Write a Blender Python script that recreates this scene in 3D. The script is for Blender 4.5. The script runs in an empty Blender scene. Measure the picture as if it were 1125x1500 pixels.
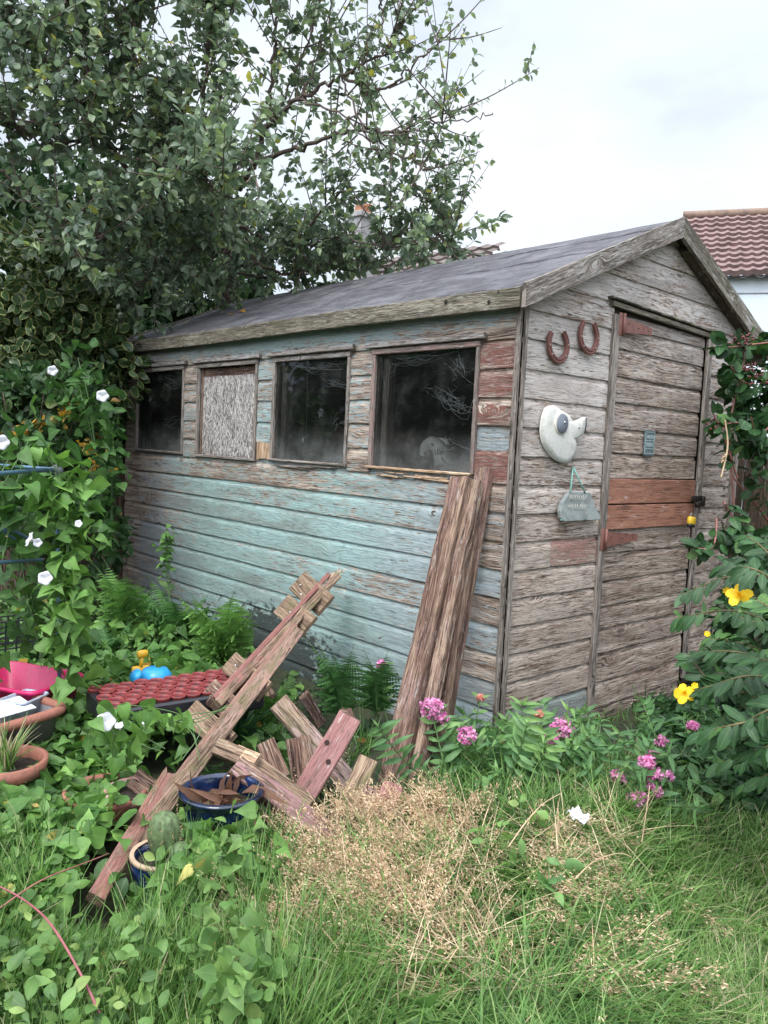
import bpy, math, random
import numpy as np
from mathutils import Vector, Matrix
random.seed(7); rng = np.random.default_rng(11)
R_ = math.radians
SC = bpy.context.scene
COL = SC.collection

# ------------------------------------------------------------------ camera
CF = 1180.69
CC = np.array([2.28352, -2.85315, 1.34486])
CR = np.array([[0.67065845, -0.09260003, 0.73596364],
               [0.74022140, 0.01954652, -0.67207903],
               [0.04784901, 0.99551151, 0.08165357]])
cam = bpy.data.cameras.new('camera'); camo = bpy.data.objects.new('camera', cam); COL.objects.link(camo)
cam.sensor_fit = 'VERTICAL'; cam.sensor_height = 24; cam.lens = 24 * CF / 1500
cam.clip_start = 0.05; cam.clip_end = 600
M = Matrix([[CR[0, 0], CR[0, 1], CR[0, 2], CC[0]], [CR[1, 0], CR[1, 1], CR[1, 2], CC[1]],
            [CR[2, 0], CR[2, 1], CR[2, 2], CC[2]], [0, 0, 0, 1]])
camo.matrix_world = M
SC.camera = camo

# ------------------------------------------------------------------ world, sun, exposure
SC.view_settings.view_transform = 'Standard'; SC.view_settings.look = 'None'
SC.view_settings.exposure = 0.93; SC.view_settings.gamma = 1.0
W = bpy.data.worlds.new('World'); SC.world = W; W.use_nodes = True
SUN_EL, SUN_ROT = R_(58), R_(155)
def world():
    nt = W.node_tree; N = nt.nodes; L = nt.links; N.clear()
    out = N.new('ShaderNodeOutputWorld'); bg = N.new('ShaderNodeBackground')
    sky = N.new('ShaderNodeTexSky'); sky.sky_type = 'NISHITA'; sky.sun_disc = False
    sky.sun_elevation = SUN_EL; sky.sun_rotation = SUN_ROT
    tc = N.new('ShaderNodeTexCoord'); mp = N.new('ShaderNodeMapping')
    mp.inputs['Scale'].default_value = (1.0, 1.0, 2.2)
    L.new(tc.outputs['Generated'], mp.inputs['Vector'])
    no = N.new('ShaderNodeTexNoise'); no.inputs['Scale'].default_value = 1.7
    no.inputs['Detail'].default_value = 5; no.inputs['Roughness'].default_value = .5
    L.new(mp.outputs['Vector'], no.inputs['Vector'])
    cr = N.new('ShaderNodeValToRGB')
    e = cr.color_ramp.elements
    e[0].position = .40; e[0].color = (4.4, 4.9, 6.2, 1)
    e[1].position = .62; e[1].color = (7.5, 7.8, 8.1, 1)
    m = e.new(.5); m.color = (6.4, 7.0, 7.7, 1)
    L.new(no.outputs['Fac'], cr.inputs['Fac'])
    mx = N.new('ShaderNodeMix'); mx.data_type = 'RGBA'; mx.inputs['Factor'].default_value = .93
    L.new(sky.outputs['Color'], mx.inputs['A']); L.new(cr.outputs['Color'], mx.inputs['B'])
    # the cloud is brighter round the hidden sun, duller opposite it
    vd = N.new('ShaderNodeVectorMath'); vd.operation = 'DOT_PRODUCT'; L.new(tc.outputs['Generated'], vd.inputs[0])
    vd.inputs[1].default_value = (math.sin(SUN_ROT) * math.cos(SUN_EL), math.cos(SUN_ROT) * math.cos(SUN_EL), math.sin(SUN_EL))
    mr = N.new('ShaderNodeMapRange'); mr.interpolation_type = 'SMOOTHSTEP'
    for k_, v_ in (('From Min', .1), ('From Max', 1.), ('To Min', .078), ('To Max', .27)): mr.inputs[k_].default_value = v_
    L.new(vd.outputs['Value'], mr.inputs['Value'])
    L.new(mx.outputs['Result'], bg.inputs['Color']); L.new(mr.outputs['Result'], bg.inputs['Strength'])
    L.new(bg.outputs['Background'], out.inputs['Surface'])
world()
sl = bpy.data.lights.new('sun', 'SUN'); sl.energy = 1.5; sl.angle = R_(22); sl.color = (1, .97, .93)
so = bpy.data.objects.new('sun', sl); COL.objects.link(so)
# the soft sun stands high behind the photographer's left shoulder
sd = Vector((math.sin(SUN_ROT) * math.cos(SUN_EL), math.cos(SUN_ROT) * math.cos(SUN_EL), math.sin(SUN_EL)))
so.rotation_euler = sd.to_track_quat('Z', 'Y').to_euler(); so.location = (0, 0, 8)

# ------------------------------------------------------------------ helpers
def ray(px, py): return CR @ np.array([(px - 562.5) / CF, (750 - py) / CF, -1.0])
def BP(px, py, ax, v):
    d = ray(px, py); a = 'xyz'.index(ax); return CC + d * ((v - CC[a]) / d[a])
def PD(px, py, dist): return CC + ray(px, py) * dist

def px_of(P):
    q = (P - CC) @ CR; d = -q[:, 2]; d = np.where(d < .05, .05, d); return 562.5 + CF * q[:, 0] / d, 750 - CF * q[:, 1] / d, d

def tag(o, label=None, cat=None, group=None, kind=None):
    if label: o['label'] = label
    if cat: o['category'] = cat
    if group: o['group'] = group
    if kind: o['kind'] = kind
    return o
def empty(name, loc=(0, 0, 0), **k):
    o = bpy.data.objects.new(name, None); COL.objects.link(o); o.location = [float(c) for c in loc]
    o.empty_display_size = .1
    return tag(o, **k)
def put(o, parent):
    COL.objects.link(o)
    if parent is not None:
        o.parent = parent
        off = Vector((0, 0, 0)); p = parent
        while p is not None: off += p.location; p = p.parent
        o.data.transform(Matrix.Translation(-off))
    return o
def unit(v):
    v = np.asarray(v, float); return v / (np.linalg.norm(v) + 1e-12)

class MB:
    """collects faces with per-vertex uv / wear / tint / stain, builds ONE mesh"""
    def __init__(s): s.v = []; s.f = []; s.uv = []; s.w = []; s.t = []; s.s = []; s.m = []
    def face(s, P, UV=None, wear=.5, tint=(.5, .5, .5), stain=0., mi=0):
        n = len(s.v); k = len(P)
        s.v += [tuple(map(float, p)) for p in P]; s.f.append(tuple(range(n, n + k)))
        s.uv += [tuple(u) for u in (UV if UV is not None else [(0, 0)] * k)]
        s.w += list(wear) if hasattr(wear, '__len__') else [wear] * k
        s.s += list(stain) if hasattr(stain, '__len__') else [stain] * k
        s.t += (list(tint) if hasattr(tint[0], '__len__') else [tuple(tint)] * k)
        s.m.append(mi)
    def grid(s, P, UV, wear, tint, stain, mi=0):
        """P: (a,b,3) array of points; quads in order"""
        a, b = P.shape[:2]; n = len(s.v)
        s.v += [tuple(p) for p in P.reshape(-1, 3).tolist()]; s.uv += [tuple(p) for p in np.asarray(UV).reshape(-1, 2).tolist()]
        s.w += np.broadcast_to(wear, (a, b)).reshape(-1).tolist(); s.s += np.broadcast_to(stain, (a, b)).reshape(-1).tolist()
        s.t += [tuple(c) for c in np.broadcast_to(tint, (a, b, 3)).reshape(-1, 3).tolist()]
        for i in range(a - 1):
            for j in range(b - 1):
                q = n + i * b + j; s.f.append((q, q + 1, q + b + 1, q + b)); s.m.append(mi)
    def box(s, O, U, V, N, L, Wd, T, wear=.5, tint=(.5, .5, .5), stain=0., mi=0, seg=None, warp=.0, jag0=0, jag1=0, taper=1.):
        """plank from O: along U length L, V width Wd (centred), N thickness T (centred)"""
        O, U, V, N = np.asarray(O, float), unit(U), unit(V), unit(N)
        seg = seg or max(1, int(L / .07)); u = np.linspace(0, L, seg + 1)
        du, dv = random.random() * 40, random.random() * 40
        k1, k2 = random.random() * 6, random.random() * 6
        wob = warp * np.sin(u * 2.3 + k1) ; wob2 = warp * np.sin(u * 3.1 + k2)
        tp = 1 + (taper - 1) * u / L
        prof = [(-.5, -.5), (-.5 + .06, -.5), (0, -.5), (.5 - .06, -.5), (.5, -.5), (.5, .5), (.5 - .06, .5), (0, .5), (-.5 + .06, .5), (-.5, .5), (-.5, -.5)]
        c = min(.0035, T * .2)
        prof = [(-Wd / 2, -T / 2 + c), (-Wd / 2 + c, -T / 2), (-Wd * .17, -T / 2), (Wd * .17, -T / 2), (Wd / 2 - c, -T / 2), (Wd / 2, -T / 2 + c),
                (Wd / 2, T / 2 - c), (Wd / 2 - c, T / 2), (Wd * .17, T / 2), (-Wd * .17, T / 2), (-Wd / 2 + c, T / 2), (-Wd / 2, T / 2 - c), (-Wd / 2, -T / 2 + c)]
        per = 0; last = None; pv = []
        for q in prof:
            if last: per += math.dist(q, last)
            pv.append(per); last = q
        P = np.zeros((seg + 1, len(prof), 3)); UV = np.zeros((seg + 1, len(prof), 2))
        j0 = [random.random() * jag0 for _ in prof]; j1 = [random.random() * jag1 for _ in prof]; j0[-1] = j0[0]; j1[-1] = j1[0]
        for i, (a, b) in enumerate(prof):
            uu = u.copy(); uu[0] += j0[i]; uu[-1] -= j1[i]
            rr = (np.random.default_rng(i * 7 + len(s.v)).random(seg + 1) - .5) * min(.0025, Wd * .03)
            if i == len(prof) - 1: rr = r0
            if i == 0: r0 = rr
            P[:, i] = O + np.outer(uu, U) + np.outer(a * tp + wob + rr, V) + np.outer(b + wob2 * .5, N)
            UV[:, i, 0] = uu + du; UV[:, i, 1] = pv[i] + dv
        w = wear(P) if callable(wear) else wear
        t = tint(P) if callable(tint) else tint
        s.grid(P, UV, w, t, stain, mi)
        tt = tint(P)[0, 0] if callable(tint) else tint
        for e in (0, -1):
            Q = P[e, :-1]
            if e == 0: Q = Q[::-1]
            m = len(Q)
            s.face(Q, [(du + q * .001, dv + q * .02) for q in range(m)], .95, tuple(tt), stain if not callable(stain) else 0, mi)
    def build(s, name, mat, parent=None, smooth=False):
        me = bpy.data.meshes.new(name); me.from_pydata(s.v, [], s.f); me.update()
        uvl = me.uv_layers.new(name='UVMap'); li = np.empty(len(me.loops), np.int32); me.loops.foreach_get('vertex_index', li)
        uvl.data.foreach_set('uv', np.array(s.uv, np.float32)[li].ravel())
        a = me.attributes.new('wear', 'FLOAT', 'POINT'); a.data.foreach_set('value', np.array(s.w, np.float32))
        a = me.attributes.new('stain', 'FLOAT', 'POINT'); a.data.foreach_set('value', np.array(s.s, np.float32))
        a = me.attributes.new('tint', 'FLOAT_COLOR', 'POINT')
        t = np.ones((len(s.v), 4), np.float32); t[:, :3] = np.array(s.t, np.float32); a.data.foreach_set('color', t.ravel())
        for m in (mat if isinstance(mat, (list, tuple)) else [mat]): me.materials.append(m)
        me.polygons.foreach_set('material_index', np.array(s.m, np.int32))
        if smooth: me.polygons.foreach_set('use_smooth', np.ones(len(me.polygons), bool))
        o = bpy.data.objects.new(name, me); return put(o, parent)

def simple_mesh(name, v, f, mat, parent=None, smooth=True):
    me = bpy.data.meshes.new(name); me.from_pydata([tuple(map(float, p)) for p in v], [], f); me.update()
    me.materials.append(mat)
    if smooth: me.polygons.foreach_set('use_smooth', np.ones(len(me.polygons), bool))
    return put(bpy.data.objects.new(name, me), parent)

class TB:
    """tubes, lathes and plain faces for smooth things"""
    def __init__(s): s.v = []; s.f = []
    def tube(s, P, r, n=6, cap=True):
        P = np.asarray(P, float); k = len(P)
        r = np.full(k, r, float) if np.isscalar(r) else np.asarray(r, float)
        T = np.gradient(P, axis=0); T /= np.linalg.norm(T, axis=1)[:, None] + 1e-12
        a = np.array([0, 0, 1.]) if abs(T[0][2]) < .9 else np.array([1., 0, 0])
        X = unit(np.cross(T[0], a)); b = len(s.v); an = np.arange(n) * 2 * math.pi / n
        for i in range(k):
            X = unit(X - T[i] * (X @ T[i])); Y = np.cross(T[i], X)
            Q = P[i] + r[i] * (np.outer(np.cos(an), X) + np.outer(np.sin(an), Y)); s.v += Q.tolist()
        for i in range(k - 1):
            for j in range(n):
                q = b + i * n + j; q2 = b + i * n + (j + 1) % n; s.f.append((q, q2, q2 + n, q + n))
        if cap: s.f.append(tuple(range(b + n - 1, b - 1, -1))); s.f.append(tuple(range(b + (k - 1) * n, b + k * n)))
    def lathe(s, c, prof, n=28, axis=(0, 0, 1), squash=None):
        c = np.asarray(c, float); A = unit(axis); a = np.array([0, 0, 1.]) if abs(A[2]) < .9 else np.array([1., 0, 0])
        X = unit(np.cross(a, A)); Y = np.cross(A, X); b = len(s.v)
        if abs(A[2]) > .99: X = np.array([1., 0, 0]); Y = np.array([0, 1., 0])
        for (r, z) in prof:
            for j in range(n):
                t = 2 * math.pi * j / n; s.v.append(list(c + A * z + r * (X * math.cos(t) + Y * math.sin(t))))
        for i in range(len(prof) - 1):
            for j in range(n):
                q = b + i * n + j; q2 = b + i * n + (j + 1) % n; s.f.append((q, q2, q2 + n, q + n))
    def rbox(s, c, U, V, N, sx, sy, sz, b=.15):
        """bevelled box"""
        c = np.asarray(c, float); U, V, N = unit(U), unit(V), unit(N); k = len(s.v)
        bx = b * min(sx, sy, sz); rings = [(sz / 2, bx), (sz / 2 - bx, 0), (-sz / 2 + bx, 0), (-sz / 2, bx)]
        for z, i in rings:
            hx, hy = sx / 2 - i, sy / 2 - i; q = bx
            for x, y in [(-hx + q, -hy), (hx - q, -hy), (hx, -hy + q), (hx, hy - q), (hx - q, hy), (-hx + q, hy), (-hx, hy - q), (-hx, -hy + q)]:
                s.v.append(list(c + U * x + V * y + N * z))
        for i in range(3):
            for j in range(8):
                q = k + i * 8 + j; q2 = k + i * 8 + (j + 1) % 8; s.f.append((q, q + 8, q2 + 8, q2))
        s.f.append(tuple(range(k, k + 8))); s.f.append(tuple(range(k + 31, k + 23, -1)))
    def build(s, name, mat, parent=None, smooth=True): return simple_mesh(name, s.v, s.f, mat, parent, smooth)

# ------------------------------------------------------------------ materials
def newmat(name):
    m = bpy.data.materials.new(name); m.use_nodes = True; nt = m.node_tree
    return m, nt.nodes, nt.links, nt.nodes['Principled BSDF'], nt.nodes['Material Output']
def math_(N, L, op, a, b=None, c=None, clamp=False):
    n = N.new('ShaderNodeMath'); n.operation = op; n.use_clamp = clamp
    for i, x in enumerate((a, b, c)):
        if x is None: continue
        if isinstance(x, (int, float)): n.inputs[i].default_value = x
        else: L.new(x, n.inputs[i])
    return n.outputs[0]
def noise(N, L, vec, sc, det=4, rough=.5, scale3=None, off=None):
    if scale3 is not None:
        mp = N.new('ShaderNodeMapping'); mp.inputs['Scale'].default_value = scale3
        if off: mp.inputs['Location'].default_value = off
        L.new(vec, mp.inputs['Vector']); vec = mp.outputs['Vector']
    n = N.new('ShaderNodeTexNoise'); n.inputs['Scale'].default_value = sc; n.inputs['Detail'].default_value = det
    n.inputs['Roughness'].default_value = rough; L.new(vec, n.inputs['Vector']); return n.outputs['Fac']
def ramp(N, L, fac, stops):
    r = N.new('ShaderNodeValToRGB'); e = r.color_ramp.elements
    for i, (p, c) in enumerate(stops):
        q = e[i] if i < 2 else e.new(p)
        q.position = p; q.color = (*c, 1) if len(c) == 3 else c
    L.new(fac, r.inputs['Fac']); return r.outputs['Color']
def mix(N, L, f, a, b, mode='MIX'):
    m = N.new('ShaderNodeMix'); m.data_type = 'RGBA'; m.blend_type = mode
    for k, x in (('Factor', f), ('A', a), ('B', b)):
        if isinstance(x, (int, float)): m.inputs[k].default_value = x
        elif isinstance(x, tuple): m.inputs[k].default_value = (*x, 1)
        else: L.new(x, m.inputs[k])
    return m.outputs['Result']
def maprange(N, L, v, a, b, c=0., d=1., smooth=True):
    m = N.new('ShaderNodeMapRange'); m.interpolation_type = 'SMOOTHSTEP' if smooth else 'LINEAR'
    for k, x in zip(('Value', 'From Min', 'From Max', 'To Min', 'To Max'), (v, a, b, c, d)):
        if isinstance(x, (int, float)): m.inputs[k].default_value = x
        else: L.new(x, m.inputs[k])
    return m.outputs['Result']
def bump(N, L, h, st, dist, bs):
    b = N.new('ShaderNodeBump'); b.inputs['Strength'].default_value = st; b.inputs['Distance'].default_value = dist
    L.new(h, b.inputs['Height']); L.new(b.outputs['Normal'], bs.inputs['Normal'])

def wood_mat(name, dark, mid, light, rough=.85, gs=1., paintv=.25, bstr=1., moss=None):
    m, N, L, bs, out = newmat(name)
    uv = N.new('ShaderNodeUVMap'); uv.uv_map = 'UVMap'; V = uv.outputs['UV']
    at = lambda n: (lambda a: (setattr(a, 'attribute_name', n), a)[1])(N.new('ShaderNodeAttribute'))
    wear, stain, tint = at('wear').outputs['Fac'], at('stain').outputs['Fac'], at('tint').outputs['Color']
    # slight waviness of the grain
    wv = noise(N, L, V, 1, 2, .5, (2.2, 9, 1))
    cx = N.new('ShaderNodeCombineXYZ'); L.new(math_(N, L, 'MULTIPLY', wv, .05), cx.inputs['Y'])
    va = N.new('ShaderNodeVectorMath'); va.operation = 'ADD'; L.new(V, va.inputs[0]); L.new(cx.outputs[0], va.inputs[1]); V2 = va.outputs[0]
    kv = N.new('ShaderNodeTexVoronoi'); kv.inputs['Scale'].default_value = 1; kv.inputs['Randomness'].default_value = 1
    km = N.new('ShaderNodeMapping'); km.inputs['Scale'].default_value = (2.3, 6.5, 1); L.new(V, km.inputs['Vector']); L.new(km.outputs[0], kv.inputs['Vector'])
    ks = N.new('ShaderNodeSeparateColor'); L.new(kv.outputs['Color'], ks.inputs[0]); kon = math_(N, L, 'GREATER_THAN', ks.outputs[0], .55)
    kr = math_(N, L, 'MULTIPLY', kon, maprange(N, L, kv.outputs['Distance'], 0, .30, 1, 0))
    kx = N.new('ShaderNodeCombineXYZ'); L.new(math_(N, L, 'MULTIPLY', kr, .045), kx.inputs['Y']); kx2 = N.new('ShaderNodeVectorMath'); L.new(V2, kx2.inputs[0]); L.new(kx.outputs[0], kx2.inputs[1]); V2 = kx2.outputs[0]
    knot = math_(N, L, 'MULTIPLY', kon, maprange(N, L, kv.outputs['Distance'], .06, .11, 1, 0))
    g1 = noise(N, L, V2, 1, 6, .62, (5 * gs, 150 * gs, 1))
    g2 = noise(N, L, V2, 1, 4, .55, (1.6 * gs, 24 * gs, 1), (3, 7, 0))
    g3 = noise(N, L, V2, 1, 3, .5, (14 * gs, 420 * gs, 1), (9, 2, 0))
    g = math_(N, L, 'ADD', math_(N, L, 'MULTIPLY', g1, .55), math_(N, L, 'MULTIPLY', g2, .45))
    wood = ramp(N, L, g, [(.375, dark), (.495, mid), (.61, light)])
    crack = maprange(N, L, g3, .38, .45, 0, 1)
    crack2 = maprange(N, L, g1, .35, .42, 0, 1)
    wood = mix(N, L, math_(N, L, 'MULTIPLY', math_(N, L, 'SUBTRACT', 1, math_(N, L, 'MULTIPLY', crack, crack2)), .75), wood, tuple(c * .22 for c in dark))
    wood = mix(N, L, math_(N, L, 'MULTIPLY', knot, .8), wood, tuple(c * .35 for c in dark))
    p1 = noise(N, L, V2, 1, 9, .68, (7, 55, 1), (1, 5, 0))
    p2 = noise(N, L, V2, 1, 3, .5, (1.8, 7, 1), (4, 1, 0))
    p3 = noise(N, L, V2, 1, 4, .6, (20, 190, 1), (2, 8, 0))
    pe = math_(N, L, 'ADD', math_(N, L, 'MULTIPLY', p1, .46), math_(N, L, 'ADD', math_(N, L, 'MULTIPLY', p2, .14), math_(N, L, 'MULTIPLY', p3, .40)))
    th = maprange(N, L, wear, 0, 1, .37, .63, smooth=False)
    pm = maprange(N, L, pe, math_(N, L, 'SUBTRACT', th, .022), math_(N, L, 'ADD', th, .022))
    pv = noise(N, L, V, 1, 5, .6, (2.5, 14, 1), (6, 3, 0))
    pcol = mix(N, L, maprange(N, L, pv, .3, .7, paintv, 0), tint, (.18, .17, .16))
    pcol = mix(N, L, maprange(N, L, g1, .42, .6, .16, 0), pcol, tuple(c * .7 for c in mid))
    col = mix(N, L, pm, wood, pcol)
    rim = math_(N, L, 'MULTIPLY', maprange(N, L, math_(N, L, 'ABSOLUTE', math_(N, L, 'SUBTRACT', pe, th)), 0, .016, 1, 0), .22)
    col = mix(N, L, rim, col, (.62, .58, .54))
    bn = noise(N, L, V, 1, 4, .6, (1.1, 5, 1), (11, 4, 0)); col = mix(N, L, maprange(N, L, bn, .48, .68, 0, .38), col, tuple(c * .55 for c in mid)); bn2 = noise(N, L, V, 1, 6, .7, (9, 60, 1), (1, 14, 0)); col = mix(N, L, maprange(N, L, bn2, .58, .66, 0, .45), col, (.60, .57, .54) if not moss else tuple(light))
    sn = noise(N, L, V, 1, 8, .72, (14, 24, 1), (8, 8, 0))
    sm = maprange(N, L, sn, math_(N, L, 'SUBTRACT', .72, math_(N, L, 'MULTIPLY', stain, .55)), math_(N, L, 'SUBTRACT', .80, math_(N, L, 'MULTIPLY', stain, .5)))
    sm = math_(N, L, 'MULTIPLY', sm, maprange(N, L, stain, 0, .15))
    col = mix(N, L, math_(N, L, 'MULTIPLY', sm, .85), col, (.016, .016, .013))
    if moss:
        mn = noise(N, L, V, 1, 7, .65, (5, 16, 1), (5, 5, 0)); col = mix(N, L, maprange(N, L, mn, .5, .66, 0, .6), col, moss)
    L.new(col, bs.inputs['Base Color']); bs.inputs['Roughness'].default_value = rough; bs.inputs['Specular IOR Level'].default_value = .3
    h = math_(N, L, 'ADD', math_(N, L, 'ADD', math_(N, L, 'MULTIPLY', g1, .9), math_(N, L, 'MULTIPLY', pm, .18)), math_(N, L, 'MULTIPLY', math_(N, L, 'MULTIPLY', crack, crack2), .4))
    bump(N, L, h, bstr, .004, bs)
    return m

WD = wood_mat('weathered_boards', (.105, .068, .050), (.31, .232, .182), (.58, .49, .41))
WT = wood_mat('weathered_trim', (.085, .07, .058), (.21, .175, .15), (.37, .32, .275))
WM = wood_mat('mossy_trim', (.07, .062, .045), (.165, .14, .105), (.30, .265, .20), moss=(.075, .075, .04))
WF = wood_mat('old_fence_rails', (.045, .024, .018), (.15, .085, .062), (.37, .26, .18))
WG = wood_mat('green_grey_timber', (.08, .052, .035), (.235, .155, .105), (.38, .28, .19), moss=(.12, .12, .05))
WN = wood_mat('broken_timber', (.26, .15, .09), (.48, .32, .2), (.72, .56, .4), bstr=1.)
WP = wood_mat('new_patch_boards', (.235, .105, .065), (.30, .14, .092), (.37, .185, .125), rough=.75, bstr=.2, gs=.5)
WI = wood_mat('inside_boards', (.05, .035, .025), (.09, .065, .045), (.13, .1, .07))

def plain(name, col, rough=.5, metal=0, var=.15, sc=20, bstr=0, spec=.5, coat=0):
    m, N, L, bs, out = newmat(name)
    tc = N.new('ShaderNodeTexCoord'); n = noise(N, L, tc.outputs['Object'], sc, 6, .6)
    a = tuple(max(0, c * (1 - var * 2)) for c in col); b = tuple(min(1, c * (1 + var)) for c in col)
    L.new(ramp(N, L, n, [(.3, a), (.68, b)]), bs.inputs['Base Color'])
    bs.inputs['Roughness'].default_value = rough; bs.inputs['Metallic'].default_value = metal
    bs.inputs['Specular IOR Level'].default_value = spec; bs.inputs['Coat Weight'].default_value = coat
    if bstr: bump(N, L, n, bstr, .004, bs)
    return m
def dirty(name, col, dirt, rough=.6, sc=18, lo=.45, hi=.62, amt=.9, bstr=.2):
    m, N, L, bs, out = newmat(name)
    tc = N.new('ShaderNodeTexCoord'); n = noise(N, L, tc.outputs['Object'], sc, 9, .68)
    n2 = noise(N, L, tc.outputs['Object'], sc * 5, 4, .6)
    c = mix(N, L, maprange(N, L, n, lo, hi, 0, amt), col, dirt); c = mix(N, L, maprange(N, L, n2, .35, .65, .35, 0), c, tuple(x * .6 for x in col))
    L.new(c, bs.inputs['Base Color']); bs.inputs['Roughness'].default_value = rough; bump(N, L, n, bstr, .004, bs)
    return m

def leaf_mat(name, stops, rough=.42, trans=.28, rib=.35, margin=None, spec=.32, blotch=None, tcol=None):
    m, N, L, bs, out = newmat(name)
    at = N.new('ShaderNodeAttribute'); at.attribute_name = 'tone'
    uv = N.new('ShaderNodeUVMap'); uv.uv_map = 'UVMap'
    sx = N.new('ShaderNodeSeparateXYZ'); L.new(uv.outputs['UV'], sx.inputs[0])
    col = ramp(N, L, at.outputs['Fac'], stops)
    av = math_(N, L, 'ABSOLUTE', sx.outputs['Y'])
    r = maprange(N, L, av, .0, .14, rib, 0)
    col = mix(N, L, r, col, (.25, .32, .14))
    # side veins
    w = math_(N, L, 'SINE', math_(N, L, 'MULTIPLY', math_(N, L, 'SUBTRACT', sx.outputs['X'], math_(N, L, 'MULTIPLY', av, .35)), 42.))
    col = mix(N, L, maprange(N, L, w, .5, 1, 0, rib * .3), col, (.2, .3, .12))
    if margin:
        tc = N.new('ShaderNodeTexCoord'); mn = noise(N, L, tc.outputs['Object'], 60, 2)
        col = mix(N, L, maprange(N, L, math_(N, L, 'ADD', av, math_(N, L, 'MULTIPLY', mn, .35)), .86, .94), col, margin)
    tcv = N.new('ShaderNodeTexCoord'); pn = noise(N, L, tcv.outputs['Object'], 14, 3, .6); col = mix(N, L, maprange(N, L, pn, .35, .65, .45, 0), col, tuple(c * .45 for c in stops[0][1]) if len(stops) > 2 else stops[0][1])
    if blotch:
        tc = N.new('ShaderNodeTexCoord'); mn = noise(N, L, tc.outputs['Object'], 9, 5, .6)
        col = mix(N, L, maprange(N, L, mn, .55, .68, 0, .8), col, blotch)
    L.new(col, bs.inputs['Base Color']); bs.inputs['Roughness'].default_value = rough; bs.inputs['Specular IOR Level'].default_value = spec
    tr = N.new('ShaderNodeBsdfTranslucent')
    hs = N.new('ShaderNodeHueSaturation'); hs.inputs['Value'].default_value = 1.5; hs.inputs['Saturation'].default_value = 1.1; L.new(col, hs.inputs['Color'])
    L.new(hs.outputs['Color'], tr.inputs['Color'])
    ms = N.new('ShaderNodeMixShader'); ms.inputs['Fac'].default_value = trans
    L.new(bs.outputs[0], ms.inputs[1]); L.new(tr.outputs[0], ms.inputs[2]); L.new(ms.outputs[0], out.inputs['Surface'])
    return m

LM_TREE = leaf_mat('tree_leaf', [(0, (.045, .07, .05)), (.4, (.13, .185, .12)), (.7, (.215, .29, .16)), (.96, (.32, .41, .14)), (1, (.46, .42, .08))], rough=.36, trans=.34, spec=.55)
LM_VAR = leaf_mat('variegated_leaf', [(0, (.025, .05, .02)), (1, (.06, .11, .04))], rough=.3, trans=.15, rib=.1, margin=(.30, .31, .12))
LM_IVY = leaf_mat('climber_leaf', [(0, (.018, .042, .018)), (.6, (.048, .105, .036)), (.9, (.11, .19, .06)), (1, (.34, .18, .04))], rough=.42)
LM_BIND = leaf_mat('bindweed_leaf', [(0, (.045, .115, .028)), (.5, (.115, .245, .052)), (1, (.22, .40, .085))], rough=.5, trans=.24)
LM_COVER = leaf_mat('cover_leaf', [(0, (.035, .085, .025)), (.5, (.11, .22, .055)), (.85, (.22, .36, .10)), (1, (.44, .40, .12))], rough=.5, trans=.22)
LM_FERN = leaf_mat('fern_leaf', [(0, (.045, .11, .04)), (.6, (.09, .21, .06)), (1, (.20, .38, .09))], rough=.55, rib=0)
LM_VAL = leaf_mat('valerian_leaf', [(0, (.045, .12, .05)), (.6, (.11, .24, .085)), (1, (.25, .42, .13))], rough=.48)
LM_HYP = leaf_mat('hypericum_leaf', [(0, (.010, .036, .012)), (.6, (.032, .100, .028)), (1, (.13, .25, .05))], rough=.5, spec=.35, trans=.15)
LM_GRASS = leaf_mat('grass_blade', [(0, (.020, .058, .014)), (.35, (.070, .165, .034)), (.65, (.160, .300, .070)), (.86, (.28, .39, .14)), (1, (.56, .47, .30))], rough=.5, trans=.28, rib=0)
LM_DRY = leaf_mat('dry_grass', [(0, (.36, .23, .13)), (.5, (.60, .43, .27)), (1, (.84, .68, .47))], rough=.7, rib=0, trans=.25)
LM_PINK = leaf_mat('pink_petal', [(0, (.58, .13, .36)), (.5, (.80, .33, .58)), (1, (.92, .62, .80))], rough=.6, rib=0, trans=.35)
LM_ORANGE = leaf_mat('faded_petal', [(0, (.55, .2, .15)), (1, (.75, .4, .3))], rough=.6, rib=0)
LM_YEL = leaf_mat('yellow_petal', [(0, (.8, .48, .01)), (1, (.9, .62, .02))], rough=.5, rib=0, trans=.25)
LM_FALL = leaf_mat('yellowed_leaf', [(0, (.45, .2, .04)), (.5, (.6, .4, .06)), (1, (.55, .48, .28))], rough=.6, rib=.2)
LM_AGAVE = leaf_mat('iris_leaf', [(0, (.02, .07, .03)), (1, (.06, .16, .05))], rough=.4, rib=.1)
LM_DEAD = leaf_mat('dead_leaf', [(0, (.07, .035, .025)), (1, (.26, .13, .08))], rough=.8, rib=.1)
LM_WHITE = plain('white_petal', (.66, .65, .69), .7, var=.06)
BARK = dirty('bark', (.13, .09, .075), (.06, .045, .035), .85, 30)
TWIG = plain('twig', (.11, .07, .055), .8)
GSTEM = plain('green_stem', (.10, .18, .06), .6)
RSTEM = plain('red_stem', (.28, .11, .09), .55)
TSTEM = plain('tan_stem', (.5, .36, .22), .7)

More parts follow.
